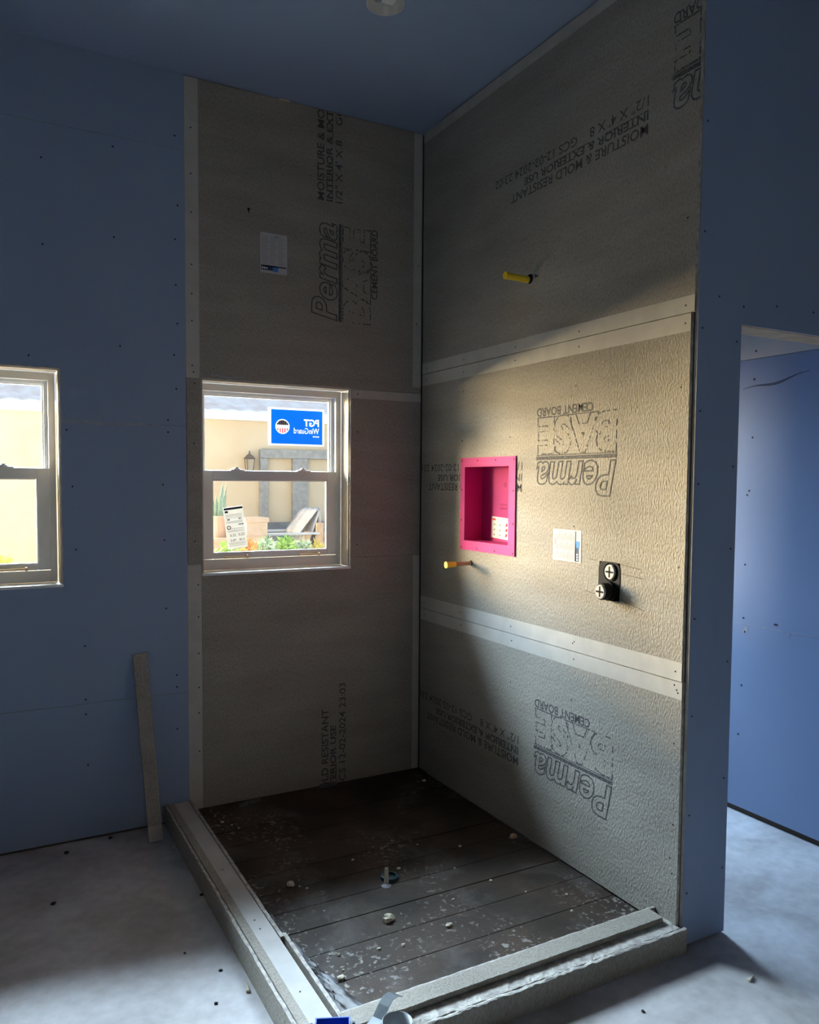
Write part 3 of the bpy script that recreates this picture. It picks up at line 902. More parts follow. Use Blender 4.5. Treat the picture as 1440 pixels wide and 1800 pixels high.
# ---- paper data labels on the boards
def paper_label(o, ex, ey, w, h, name_label, seed):
    ex, ey, o = Vector(ex), Vector(ey), Vector(o)
    t = root('paper_label', o, name_label, 'label')
    bm = bmesh.new(); rect(bm, 0, w, 0, h, o, ex, ey, 0.0008, 0.0008); mk('paper', bm, M['paper_warm'], t)
    bm = bmesh.new(); rect(bm, 0.004, w*0.58, 0.013, 0.036, o, ex, ey, 0.0014); rect(bm, 0.004, w-0.004, 0.030, 0.036, o, ex, ey, 0.0014); mk('dark_banner', bm, M['navy'], t)
    bm = bmesh.new(); rect(bm, w*0.46, w*0.66, 0.009, 0.030, o, ex, ey, 0.0018); mk('blue_logo', bm, M['print_blue'], t)
    bm = bmesh.new()
    for i in range(13):
        yy = 0.045+i*(h-0.06)/13
        for c in range(3):
            x0 = 0.008+c*(w-0.014)/3
            rect(bm, x0, x0+(w-0.014)/3*(0.55+0.35*((i*7+c*5+seed) % 4)/3), yy, yy+0.0028, o, ex, ey, 0.0014)
    mk('small_print', bm, M['print_grey'], t, kind='stuff')
    bm = bmesh.new(); [rect(bm, 0.008+k*0.010, 0.014+k*0.010, 0.018, 0.027, o, ex, ey, 0.0018) for k in range(3)]
    mk('printed_mark', bm, M['paper'], t, kind='stuff')
    bm = bmesh.new(); rect(bm, w*0.5, w*0.7, h-0.018, h-0.010, o, ex, ey, 0.0016); mk('title_bar', bm, M['print_grey'], t)
    return t
paper_label((-0.870, 0, 2.558), (1, 0, 0), (0, 0, 1), 0.132, 0.186, 'white paper data label on the board above the shower window', 1)
paper_label((0, -1.281, 1.269), (0, 0, 1), (0, 1, 0), 0.126, 0.172, 'white paper data label stuck sideways on the board beside the pink niche', 2)

# ------------------------------------------------------------------ pink niche
nr = root('shower_niche', (0.0, -0.628, 1.258), 'bright pink recessed foam niche set in the shower wall', 'niche')
bm = bmesh.new()
panel(bm, 'X', -0.006, -0.0008, -0.851, -0.407, 1.258, 1.696, holes=[NO])
mk('flange', bm, M['pink'], nr)
y0, y1, z0, z1 = NO
d = 0.095
bm = bmesh.new()
addbox(bm, -0.004, d, y0-0.006, y0+0.001, z0-0.006, z1+0.006); mk('side_wall', bm, M['pink'], nr)
bm = bmesh.new(); addbox(bm, -0.004, d, y1-0.001, y1+0.006, z0-0.006, z1+0.006); mk('side_wall', bm, M['pink'], nr)
bm = bmesh.new(); addbox(bm, -0.004, d, y0, y1, z1-0.001, z1+0.006); mk('top_wall', bm, M['pink'], nr)
bm = bmesh.new(); addbox(bm, -0.004, d, y0, y1, z0-0.006, z0+0.001); mk('shelf', bm, M['pink'], nr)
bm = bmesh.new(); addbox(bm, d-0.001, d+0.008, y0-0.006, y1+0.006, z0-0.006, z1+0.006); bw = mk('back_panel', bm, M['pink'], nr)
bm = bmesh.new()
pts = [(-0.006, y, z) for z in (1.270, 1.682) for y in (-0.840, -0.70, -0.555, -0.420)] + [(-0.006, y, z) for y in (-0.838, -0.420) for z in (1.40, 1.545)]
dots(bm, pts, (-1, 0, 0), 0.004, 0.0006)
mk('nail_holes', bm, M['hole'], nr, kind='stuff')
M['pink_dark'] = mat('embossed_pink', (0.33, 0.008, 0.115), 0.7)
bm = bmesh.new(); [rect(bm, k*0.012, k*0.012+0.007, j*0.018, j*0.018+0.009, (d-0.001, -0.60, 1.455), (0, -1, 0), (0, 0, 1)) for k in range(5) for j in range(2)]
addcyl(bm, (d-0.002, -0.635, 1.57), (d-0.001, -0.635, 1.57), 0.012, seg=14)
mk('embossed_mark', bm, M['pink_dark'], bw, kind='stuff')
# sticker inside
nsk = root('niche_sticker', (d-.001, -0.60, 1.315), 'white instruction sticker on the back of the pink niche', 'sticker')
o_ = (d-0.0015, -0.528, 1.312); exn, eyn = Vector((0, -1, -0.045)).normalized(), Vector((0, -0.045, 1)).normalized()
o_ = (d-0.0015, -0.528, 1.320)
bm = bmesh.new(); rect(bm, 0, 0.152, 0, 0.101, o_, exn, eyn, 0.0006, 0.0006); mk('paper', bm, M['paper'], nsk)
bm = bmesh.new()
for i in range(3):
    for j in range(3):
        rect(bm, 0.022+j*0.045, 0.032+j*0.045, 0.012+i*0.024, 0.020+i*0.024, o_, exn, eyn, 0.0012)
mk('pictograms', bm, M['print_grey'], nsk, kind='stuff')
bm = bmesh.new()
for i in range(3): rect(bm, 0.118, 0.130, 0.014+i*0.024, 0.028+i*0.024, o_, exn, eyn, 0.0014)
rect(bm, 0.008, 0.034, 0.083, 0.092, o_, exn, eyn, 0.0014)
mk('red_marks', bm, M['print_red'], nsk, kind='stuff')

# ------------------------------------------------------------------ pipe stubs and valve
t = root('pipe_stub', (0, -0.922, 2.432), 'yellow capped pipe stub high on the shower wall', 'pipe')
bm = bmesh.new(); addcyl(bm, (-0.006, -0.922, 2.432), (-0.118, -0.917, 2.437), 0.0135, seg=20); addcyl(bm, (-0.112, -0.917, 2.437), (-0.122, -0.917, 2.437), 0.0155, seg=20)
mk('yellow_sleeve', bm, M['yellow'], t, smooth=False)
bm = bmesh.new(); addcyl(bm, (-0.0016, -0.926, 2.436), (0.008, -0.926, 2.436), 0.020, seg=14); mk('wall_hole', bm, M['hole'], t)
bm = bmesh.new(); rect(bm, 0, 0.022, 0, 0.008, (0, -0.982, 2.441), (0, 1, 0), (0, 0, -1)); rect(bm, 0.014, 0.022, -0.006, 0.004, (0, -0.982, 2.441), (0, 1, 0), (0, 0, -1)); mk('soot_mark', bm, M['ink'], r_up)
t = root('pipe_stub', (0, -0.498, 1.196), 'copper pipe stub with yellow end cap below the pink niche', 'pipe')
cyl('copper_pipe', (0.01, -0.498, 1.196), (-0.095, -0.494, 1.194), 0.0095, M['copper'], t)
bm = bmesh.new(); addcyl(bm, (-0.085, -0.4945, 1.194), (-0.132, -0.492, 1.193), 0.0135, seg=20); addcyl(bm, (-0.126, -0.492, 1.193), (-0.136, -0.492, 1.193), 0.0155, seg=20); mk('yellow_cap', bm, M['yellow'], t)
bm = bmesh.new(); addcyl(bm, (-0.0014, -0.499, 1.197), (0.008, -0.499, 1.197), 0.013, seg=14); mk('wall_hole', bm, M['hole'], t)

t = root('shower_valve', (0, -1.44, 1.144), 'black shower valve body with two grey slotted caps in a wall cut-out', 'valve')
bm = bmesh.new()
vs0, vs1 = [], []
yc, zc, hy, hz, rr = -1.4395, 1.2165, 0.0565, 0.0725, 0.030
out = []
for cx_, cz_, a0 in ((yc+hy-rr, zc+hz-rr, 0), (yc-hy+rr, zc+hz-rr, 90), (yc-hy+rr, zc-hz+rr, 180), (yc+hy-rr, zc-hz+rr, 270)):
    for k in range(7):
        a = math.radians(a0+15*k); out.append((cx_+rr*math.cos(a), cz_+rr*math.sin(a)))
f0 = [bm.verts.new((-0.0022, y, z)) for y, z in out]; f1 = [bm.verts.new((0.05, y, z)) for y, z in out]
bm.faces.new(f0); bm.faces.new(f1[::-1])
for i in range(len(out)):
    j = (i+1) % len(out); bm.faces.new((f0[i], f1[i], f1[j], f0[j]))
bmesh.ops.recalc_face_normals(bm, faces=bm.faces)
mk('valve_housing', bm, M['black'], t)
def capset(y, z, x, r, m):
    bm = bmesh.new(); addcyl(bm, (x+0.002, y, z), (x-0.003, y, z), r, seg=24); addcyl(bm, (x-0.003, y, z), (x-0.005, y, z), r*0.9, seg=24)
    c = mk('grey_cap', bm, M['grey_cap'], t)
    bm = bmesh.new(); addbox(bm, x-0.0058, x-0.0045, y-r*0.75, y+r*0.75, z-0.0035, z+0.0035); addbox(bm, x-0.0058, x-0.0045, y-0.0035, y+0.0035, z-r*0.75, z+r*0.75)
    mk('cross_slot', bm, M['black'], c)
capset(-1.448, 1.252, -0.004, 0.027, 0)
bm = bmesh.new(); addcyl(bm, (0.0, -1.447, 1.181), (-0.046, -1.447, 1.181), 0.031, seg=28); addcyl(bm, (0.0, -1.447, 1.181), (-0.016, -1.447, 1.181), 0.036, seg=28)
mk('valve_barrel', bm, M['black'], t)
capset(-1.447, 1.181, -0.048, 0.026, 0)
bm = bmesh.new(); lathe(bm, (0, 0, 0), [(0.031, 0), (0.034, 0.004), (0.034, 0.0), (0.031, 0)], 24)
for v in bm.verts: v.co = Vector((-0.002-v.co.z, -1.448+v.co.x, 1.252+v.co.y))
mk('cap_ring', bm, M['black'], t)

# ------------------------------------------------------------------ recessed ceiling lamp can
t = root('recessed_light_can', (LX, LY, H), 'round bare metal lamp can recessed into the blue ceiling', 'light')
bm = bmesh.new(); lathe(bm, (LX, LY, H), [(LR-0.001, 0.001), (LR-0.001, 0.055), (LR-0.003, 0.055), (LR-0.003, 0.001), (LR-0.001, 0.001)], 32); mk('can_side', bm, M['can'], t)
bm = bmesh.new(); addcyl(bm, (LX, LY, H+0.05), (LX, LY, H+0.056), LR-0.002, seg=32); mk('can_top', bm, M['can'], t)
bm = bmesh.new(); addbox(bm, LX-0.045, LX+0.05, LY-0.012, LY+0.04, H+0.03, H+0.05, 0.004); mk('junction_cover', bm, M['can'], t)
bm = bmesh.new(); addcyl(bm, (LX-0.02, LY+0.02, H+0.022), (LX-0.02, LY+0.02, H+0.05), 0.015, seg=16); mk('lamp_socket', bm, M['print_grey'], t)

# ------------------------------------------------------------------ shower floor: stained planks
PZ = 0.046
bm = bmesh.new(); addbox(bm, -1.205, 0.0, -1.70, 0.0, 0.0, PZ-0.008)
pan = mk('floor_shower', bm, M['stud'], label='raised dark shower floor of stained dusty planks', kind='structure')
edges = [0.0, -0.155, -0.305, -0.455, -0.605, -0.752, -0.90, -1.045, -1.185, -1.335, -1.50, -1.70]
for k, (a, b) in enumerate(zip(edges, edges[1:])):
    bm = bmesh.new()
    addbox(bm, -1.204, -0.002, b+0.0016, a-0.0016, PZ-0.009, PZ+0.0006*math.sin(k*2.1), 0.0012)
    mk('plank', bm, M['stained'], pan)
# wrinkled film in the front left corner
bm = bmesh.new(); rr = random.Random(2); n1, n2 = 26, 34; g_ = []
for i in range(n1+1):
    row = []
    for j in range(n2+1):
        u, v = i/n1, j/n2
        wdt = 0.025+0.10*v**2
        x = -1.196+wdt*u; y = -1.0-0.69*v
        k = 0.5+0.5*math.sin(u*9+v*23+2*math.sin(v*11))
        z = PZ+0.0005+(0.011*k*k+0.006*rr.random())*(1-u)**0.8*(0.35+0.65*v) - 0.003*(u > 0.94)
        row.append(bm.verts.new((x+0.012*(rr.random()-.5)*(u > 0.2), y, z)))
    g_.append(row)
for i in range(n1):
    for j in range(n2):
        bm.faces.new((g_[i][j], g_[i+1][j], g_[i+1][j+1], g_[i][j+1]))
bmesh.ops.recalc_face_normals(bm, faces=bm.faces)
mk('plastic_film', bm, M['tan_film'], label='wrinkled dusty plastic film along the left curb in the shower', cat='plastic film', smooth=True)
# scraps of film at the back wall
for (x, y, l_, a_, s_) in ((-0.53, -0.020, 0.10, 0.10, 1), (-0.95, -0.055, 0.13, 0.5, 2)):
    bm = bmesh.new(); rr = random.Random(s_); A, B_ = [], []
    for i in range(13):
        tt = i/12; w_ = 0.006+0.010*math.sin(math.pi*tt)
        px_, py_ = x+(tt-.5)*l_*math.cos(a_), y+(tt-.5)*l_*math.sin(a_)*0.5
        A.append(bm.verts.new((px_, py_-w_, PZ+0.001))); B_.append(bm.verts.new((px_, py_+w_*0.4, PZ+0.010+0.006*rr.random())))
    for i in range(12): bm.faces.new((A[i], A[i+1], B_[i+1], B_[i]))
    mk('film_scrap', bm, M['tan_film'], label=('pale twisted film scrap at the foot of the window wall under the printing' if s_ == 1 else 'pale film scrap on the shower floor near the back left corner'), cat='scrap', smooth=True)

# ------------------------------------------------------------------ curbs
lc = root('shower_curb', (-1.265, -0.9, 0.0), 'long left shower curb wrapped in cement board strips', 'curb')
box('core', -1.318, -1.224, -1.822, -0.001, 0.0, 0.078, M['stud'], lc)
bm = bmesh.new(); strip_rough(bm, -1.332, -1.3215, -1.835, -0.002, 0.0, 0.094, 'Y', 90, 0.0022, 0.001, 4, 1); mk('outer_board', bm, [M['cement'], M['board_edge']], lc)
tb = box('top_board', -1.316, -1.222, -1.822, -0.002, 0.079, 0.091, M['cement'], lc, 0.001)
box('smooth_edge_band', -1.288, -1.2225, -1.821, -0.003, 0.090, 0.0917, M['curb_band'], tb)
bm = bmesh.new(); strip_rough(bm, -1.2205, -1.2085, -1.262, -0.002, 0.03, 0.095, 'Y', 50, 0.0012, 0.0006, 5, 1); mk('inner_board', bm, [M['cement'], M['board_edge']], lc)
bm = bmesh.new(); strip_rough(bm, -1.2085, -1.1965, -1.72, -1.245, 0.03, 0.097, 'Y', 24, 0.0012, 0.0008, 6, 1); mk('inner_board', bm, [M['cement'], M['board_edge']], lc)
bm = bmesh.new(); dots(bm, [(-1.262, y, 0.0917) for y in (-0.72, -1.12, -1.18, -1.55)], (0, 0, 1), 0.003); mk('screw_heads', bm, M['screw'], lc, kind='stuff')

fc = root('shower_curb', (-0.6, -1.765, 0.0), 'front shower curb with a raised cap strip, ending at the blue wall end', 'curb')
box('core', -1.205, -0.002, -1.821, -1.712, 0.0, 0.068, M['stud'], fc)
bm = bmesh.new(); strip_rough(bm, -1.318, 0.012, -1.836, -1.824, 0.0, 0.082, 'X', 90, 0.0026, 0.0016, 7, 1); mk('face_board', bm, [M['cement'], M['board_edge']], fc)
bm = bmesh.new()
bmesh.ops.create_grid(bm, x_segments=140, y_segments=8, size=0.5)
rr = random.Random(9)
for v in bm.verts:
    v.co = Vector((-0.61+v.co.x*1.212, -1.771+v.co.y*0.097, 0.0795+0.0025*rr.random()))
ext = bmesh.ops.extrude_face_region(bm, geom=list(bm.faces))
for v in [g for g in ext['geom'] if isinstance(g, bmesh.types.BMVert)]: v.co.z = 0.069
bmesh.ops.recalc_face_normals(bm, faces=bm.faces)
mk('top_board', bm, M['board_edge'], fc)
bm = bmesh.new(); strip_rough(bm, -1.205, -0.030, -1.768, -1.702, 0.0835, 0.0995, 'X', 70, 0.0005, 0.001, 12, 0); mk('cap_strip', bm, M['cement'], fc)
bm = bmesh.new(); strip_rough(bm, -1.196, -0.002, -1.704, -1.6925, 0.03, 0.0965, 'X', 60, 0.001, 0.001, 13, 1); mk('inner_board', bm, [M['cement'], M['board_edge']], fc)

# ------------------------------------------------------------------ leaning strip
t = root('cement_board_offcut', (-1.40, -0.15, 0.0), 'narrow grey cement board offcut leaning on the blue wall', 'offcut')
A, Bp = Vector((-1.399, -0.156, 0.002)), Vector((-1.434, -0.014, 0.806))
ez = (Bp-A).normalized(); exx = Vector((1, 0, 0.043)).normalized(); eyy = ez.cross(exx).normalized(); exx = eyy.cross(ez)
Ls = (Bp-A).length
def leanbox(w0, w1, l0, l1, t0, t1):
    bm = bmesh.new(); addbox(bm, w0, w1, t0, t1, l0, l1, 0.0008)
    for v in bm.verts: v.co = A + exx*v.co.x + eyy*v.co.y + ez*v.co.z
    return bm
mk('strip', leanbox(-0.030, 0.030, 0.0, Ls, 0.0, 0.0122), M['cement'], t)
mk('smooth_end', leanbox(-0.0303, 0.0303, 0.0, 0.066, -0.0008, 0.010), M['band'], t)

# ------------------------------------------------------------------ bits on the corner of the curb
t = root('electrical_box', (-1.262, -1.79, 0.092), 'open blue plastic electrical box with grey metal ears on the curb corner', 'electrical box')
def rotz(bm, c, a):
    bmesh.ops.rotate(bm, verts=bm.verts, cent=c, matrix=Matrix.Rotation(a, 3, 'Z')); return bm
cB = Vector((-1.262, -1.79, 0.092)); ang = math.radians(-24)
bm = bmesh.new()
addbox(bm, cB.x-0.047, cB.x+0.047, cB.y+0.026, cB.y+0.030, cB.z, cB.z+0.05)
addbox(bm, cB.x-0.047, cB.x+0.047, cB.y-0.030, cB.y-0.026, cB.z, cB.z+0.05)
addbox(bm, cB.x-0.047, cB.x-0.043, cB.y-0.026, cB.y+0.026, cB.z, cB.z+0.05)
addbox(bm, cB.x+0.043, cB.x+0.047, cB.y-0.026, cB.y+0.026, cB.z, cB.z+0.05)
addbox(bm, cB.x-0.043, cB.x+0.043, cB.y-0.026, cB.y+0.026, cB.z, cB.z+0.004)
mk('box_body', rotz(bm, cB, ang), M['elec_blue'], t)
for s_ in (-1, 1):
    bm = bmesh.new(); addbox(bm, *sorted((cB.x+s_*0.047, cB.x+s_*0.066)), cB.y-0.002, cB.y+0.022, cB.z+0.040, cB.z+0.043, 0.001)
    e_ = mk('mounting_ear', rotz(bm, cB, ang), M['galv'], t)
    bm = bmesh.new(); addcyl(bm, (cB.x+s_*0.056, cB.y+0.012, cB.z+0.043), (cB.x+s_*0.056, cB.y+0.012, cB.z+0.046), 0.004, seg=10); mk('ear_screw', rotz(bm, cB, ang), M['screw'], e_)

t = root('metal_strap', (-1.09, -1.79, 0.10), 'bent galvanised metal strap lying on the front curb corner', 'strap')
path = [(-1.215, -1.845, 0.118), (-1.165, -1.815, 0.112), (-1.130, -1.795, 0.118), (-1.105, -1.782, 0.140), (-1.088, -1.772, 0.150), (-1.066, -1.760, 0.146), (-1.045, -1.748, 0.132)]
bm = bmesh.new(); rows = []
for i, p in enumerate(path):
    p = Vector(p); q = Vector(path[min(i+1, len(path)-1)]); r0_ = Vector(path[max(i-1, 0)])
    dd = (q-r0_).normalized(); side = dd.cross(Vector((0, 0, 1))).normalized(); nn = side.cross(dd)
    hw = 0.017
    rows.append([bm.verts.new(p+side*hw+nn*0.0007), bm.verts.new(p-side*hw+nn*0.0007), bm.verts.new(p-side*hw-nn*0.0007), bm.verts.new(p+side*hw-nn*0.0007)])
for a, b in zip(rows, rows[1:]):
    for k in range(4): bm.faces.new((a[k], a[(k+1) % 4], b[(k+1) % 4], b[k]))
bm.faces.new(rows[0]); bm.faces.new(rows[-1][::-1])
bmesh.ops.recalc_face_normals(bm, faces=bm.faces)
mk('strap', bm, M['galv'], t)
bm = bmesh.new(); addcyl(bm, (-1.155, -1.81, 0.1135), (-1.155, -1.81, 0.1150), 0.004, seg=10); mk('nail_hole', bm, M['hole'], t)
bm = bmesh.new(); lathe(bm, (-1.095, -1.842, 0.084), [(0.030, 0), (0.040, 0.045), (0.041, 0.045), (0.0425, 0.042), (0.032, 0.0), (0.0, 0.0)], 28)
mk('plastic_cup', bm, M['clear_rim'], label='cloudy white plastic cup on the curb corner below the metal strap', cat='cup', smooth=True)

# ------------------------------------------------------------------ drain stub and crumbs
t = root('drain_fitting', (-0.70, -1.02, PZ), 'dark teal drain fitting with a pale plastic piece on the shower floor', 'drain')
bm = bmesh.new(); lathe(bm, (-0.685, -1.0, PZ), [(0.036, 0), (0.034, 0.012), (0.024, 0.014), (0.022, 0.004), (0.0, 0.004)], 20); mk('drain_ring', bm, M['teal'], t)
bm = bmesh.new(); addcyl(bm, (-0.715, -1.03, PZ+0.004), (-0.708, -1.018, PZ+0.055), 0.010, 0.007, 12); mk('pale_plug', bm, M['foam'], t)
bm = bmesh.new(); addcyl(bm, (-0.722, -1.045, PZ), (-0.722, -1.045, PZ+0.003), 0.020, 0.013, 10); mk('mortar_blob', bm, M['spackle'], t)

def crumb(x, y, z, r, seed, m):
    bm = bmesh.new(); bmesh.ops.create_icosphere(bm, subdivisions=2, radius=r)
    rr = random.Random(seed)
    for v in bm.verts:
        k = 0.65+0.7*rr.random()
        v.co = Vector((v.co.x*k*1.2, v.co.y*k, max(-r*0.5, v.co.z*k*0.7)))
    lo = min(v.co.z for v in bm.verts)
    bmesh.ops.translate(bm, verts=bm.verts, vec=(x, y, z-lo))
    return bm
mk('mortar_lump', crumb(-0.826, -1.262, PZ, 0.017, 1, 0), M['foam'], label='largest cream mortar lump in the middle of the stained shower floor', cat='debris')
mk('mortar_lump', crumb(-1.045, -0.875, PZ, 0.013, 2, 0), M['foam'], label='cream mortar lump on the shower floor near the left curb', cat='debris')
mk('mortar_lump', crumb(-0.655, -1.392, PZ, 0.009, 3, 0), M['foam'], label='small white lump on the shower floor near the front curb', cat='debris')
mk('mortar_lump', crumb(-1.105, -1.486, PZ, 0.010, 4, 0), M['foam'], label='pale green-white lump on the plank joint by the front left corner', cat='debris')
mk('mortar_lump', crumb(-0.071, -0.189, PZ, 0.008, 5, 0), M['foam'], label='tiny white lump on the shower floor in the far right corner', cat='debris')
mk('wood_chip', crumb(-0.052, -0.935, PZ, 0.014, 6, 0), M['wood'], label='brown wood chip against the foot of the shower side wall', cat='debris')
small = [(-1.015, -0.895), (-0.995, -0.923), (-0.62, -0.95), (-1.086, -1.355), (-1.06, -1.37), (-0.766, -1.246), (-1.072, -0.296), (-1.12, -0.20), (-1.10, -0.155), (-1.09, -0.25), (-1.13, -0.12), (-0.93, -1.40), (-0.85, -1.42), (-0.42, -1.05), (-0.35, -1.20), (-0.28, -1.33), (-0.216, -1.516), (-0.16, -1.42), (-0.45, -0.80), (-0.75, -0.80), (-1.0, -1.1), (-0.55, -1.25), (-0.30, -0.9), (-1.08, -1.45)]
for i, (x, y) in enumerate(small):
    mk('crumb', crumb(x, y, PZ, 0.003+0.003*((i*7) % 5)/4, 20+i, 0), M['foam'], label='tiny pale mortar crumb scattered on the stained shower floor', cat='debris', group='mortar crumbs on the shower floor')
for i, (x, y, r_) in enumerate(((-1.336, -0.702, 0.009), (-1.841, -0.509, 0.010), (-1.757, -0.095, 0.011), (-1.457, -1.355, 0.006), (-1.40, -1.20, 0.006), (-1.57, -0.03, 0.009), (-1.48, -1.05, 0.004), (-0.34, -1.99, 0.006))):
    mk('dirt_crumb', crumb(x, y, 0.0, r_*0.8, 60+i, 0), M['dark_crumb'], label='small dark dirt crumb lying on the concrete floor', cat='debris', group='dark crumbs on the concrete')
for i, (x, y, ll, lab) in enumerate(((-1.345, -0.255, 0.045, 'pale splinter at the foot of the left curb near the window wall'), (-1.352, -1.325, 0.050, 'pale splinter standing against the left curb near the front'), (0.079, -2.037, 0.035, 'pale splinter on the concrete in front of the blue wall end'))):
    bm = bmesh.new(); addbox(bm, -ll/2, ll/2, -0.006, 0.006, 0, 0.008, 0.002)
    for v in bm.verts:
        if v.co.x > 0: v.co.y *= 0.35
    rotz(bm, (0, 0, 0), math.radians((70, 80, 15)[i])); bmesh.ops.translate(bm, verts=bm.verts, vec=(x, y, 0))
    mk('splinter', bm, M['foam'], label=lab, cat='splinter')

# ------------------------------------------------------------------ outdoors
GZ = 0.10
bm = bmesh.new(); addbox(bm, -9, 9, 0.172, 5.9, -0.1, GZ)
mk('patio_ground', bm, M['patio'], label='pale paved side yard outside the windows', kind='structure')
nh = root('neighbor_house', (0, 6.1, GZ), 'cream stucco house with white fascia across the side yard', 'house')
box('stucco_wall', -12, 12, 6.0, 6.2, GZ, 2.40, M['cream'], nh)
box('fascia', -12, 12, 5.94, 5.99, 2.325, 2.425, M['fascia'], nh)
box('soffit', -12, 12, 5.98, 6.2, 2.40, 2.42, M['fascia'], nh)
bm = bmesh.new()
n_t = 120; sl = 2.2; rows = []
for i in range(n_t*6+1):
    x = -12+24*i/(n_t*6); hh = 0.016*abs(math.sin(math.pi*i/6))
    rows.append([bm.verts.new((x, 5.90+sl*k*0.92, 2.43+hh+sl*k*0.36)) for k in (0, 1)])
for a, b in zip(rows, rows[1:]): bm.faces.new((a[0], b[0], b[1], a[1]))
mk('roof_tiles', bm, M['rooftile'], nh, kind='stuff')
# grey timber frame against the wall
tf = root('timber_frame', (1.5, 5.95, GZ), 'grey timber frame with two posts against the cream wall outside', 'frame')
for (x0, x1, z0, z1, n_, mm) in ((1.06, 1.158, GZ, 1.866, 'post', 'timber_grey'), (1.489, 1.688, GZ, 1.866, 'post', 'timber_grey'), (1.06, 2.6, 1.868, 1.976, 'top_rail', 'timber_grey'), (1.158, 1.489, 0.95, 1.06, 'lower_rail', 'timber_dark'), (1.688, 2.6, 0.95, 1.06, 'lower_rail', 'timber_dark'), (1.159, 1.488, 0.82, 0.94, 'plinth', 'timber_grey'), (1.689, 2.6, 0.82, 0.94, 'plinth', 'timber_grey')):
    box(n_, x0, x1, 5.93, 5.998, z0, z1, M[mm], tf, 0.004)
box('white_ledge', 1.72, 3.2, 5.74, 5.92, GZ, 0.80, M['fascia'], label='low white ledge below the timber frame outside', cat='ledge')
# lantern
ln = root('wall_lantern', (0.912, 5.9, 1.58), 'bronze wall lantern on the cream wall outside', 'lantern')
bm = bmesh.new()
def taper(bm, cx_, cy_, z0, z1, a, b):
    v0 = [bm.verts.new((cx_+sx*a, cy_+sy*a, z0)) for sx, sy in ((-1, -1), (1, -1), (1, 1), (-1, 1))]
    v1 = [bm.verts.new((cx_+sx*b, cy_+sy*b, z1)) for sx, sy in ((-1, -1), (1, -1), (1, 1), (-1, 1))]
    for k in range(4): bm.faces.new((v0[k], v0[(k+1) % 4], v1[(k+1) % 4], v1[k]))
    bm.faces.new(v0[::-1]); bm.faces.new(v1)
    bmesh.ops.recalc_face_normals(bm, faces=bm.faces)
    return bm
mk('glass_body', taper(bm, 0.912, 5.9, 1.64, 1.85, 0.028, 0.046), M['lantern_glass'], ln)
for sx in (-1, 1):
    for sy in (-1, 1):
        cyl('corner_bar', (0.912+sx*0.029, 5.9+sy*0.029, 1.63), (0.912+sx*0.048, 5.9+sy*0.048, 1.855), 0.005, M['bronze'], ln, seg=6)
bm = bmesh.new(); taper(bm, 0.912, 5.9, 1.852, 1.905, 0.060, 0.022); mk('cap', bm, M['bronze'], ln)
bm = bmesh.new(); lathe(bm, (0.912, 5.9, 1.905), [(0.02, 0), (0.012, 0.012), (0.008, 0.02), (0.012, 0.03), (0.004, 0.045), (0, 0.048)], 10); mk('finial', bm, M['bronze'], ln)
box('bracket', 0.897, 0.927, 5.9, 5.999, 1.60, 1.64, M['bronze'], ln)
# planters and snake plant
def planter(x0, x1, y0, y1, z1, m, label):
    t = root('planter_box', ((x0+x1)/2, (y0+y1)/2, GZ), label, 'planter')
    bm = bmesh.new(); addbox(bm, x0, x1, y0, y1, GZ, z1-0.04, 0.006); mk('body', bm, m, t)
    bm = bmesh.new(); addbox(bm, x0-0.015, x1+0.015, y0-0.015, y1+0.015, z1-0.05, z1, 0.006); mk('rim', bm, m, t)
    bm = bmesh.new(); addbox(bm, x0-0.004, x1+0.004, y0-0.004, y0+0.01, z1-0.20, z1-0.185); mk('groove_strip', bm, M['terracotta'], t)
planter(0.415, 0.645, 4.42, 4.75, 1.195, M['planter'], 'tall tan planter box outside between the rating label and the chair')
planter(0.02, 0.38, 4.55, 4.9, 0.98, M['planter'], 'low tan planter box outside behind the rating label')
t = root('snake_plant', (0.245, 4.72, 0.98), 'potted snake plant with upright grey-green blades outside', 'plant')
bm = bmesh.new(); lathe(bm, (0.20, 4.72, 0.98), [(0.0, 0), (0.085, 0), (0.11, 0.20), (0.12, 0.20), (0.12, 0.23), (0.10, 0.23), (0.10, 0.19), (0, 0.19)], 20); mk('pot', bm, M['terracotta'], t)
for i, (dx, dz, w_, ln_) in enumerate(((0.03, 1.55, 0.030, 0.03), (0.075, 1.545, 0.022, 0.045), (0.0, 1.42, 0.028, -0.02), (0.10, 1.47, 0.026, 0.02), (-0.03, 1.40, 0.020, -0.03), (0.05, 1.44, 0.03, 0.0), (0.02, 1.36, 0.024, 0.02))):
    bm = bmesh.new(); n = 8; L_, R_ = [], []
    for k in range(n+1):
        tt = k/n; ww = w_*(1-tt**2.2)+0.001
        cx_ = 0.20+dx*0.6+ln_*tt; cz_ = 1.16+(dz-1.16)*tt
        L_.append(bm.verts.new((cx_-ww, 4.70+0.01*i, cz_))); R_.append(bm.verts.new((cx_+ww, 4.70+0.01*i+0.008, cz_)))
    for k in range(n): bm.faces.new((L_[k], R_[k], R_[k+1], L_[k+1]))
    ob = mk('leaf', bm, M['snake'], t)
    sm = ob.modifiers.new('thick', 'SOLIDIFY'); sm.thickness = 0.004
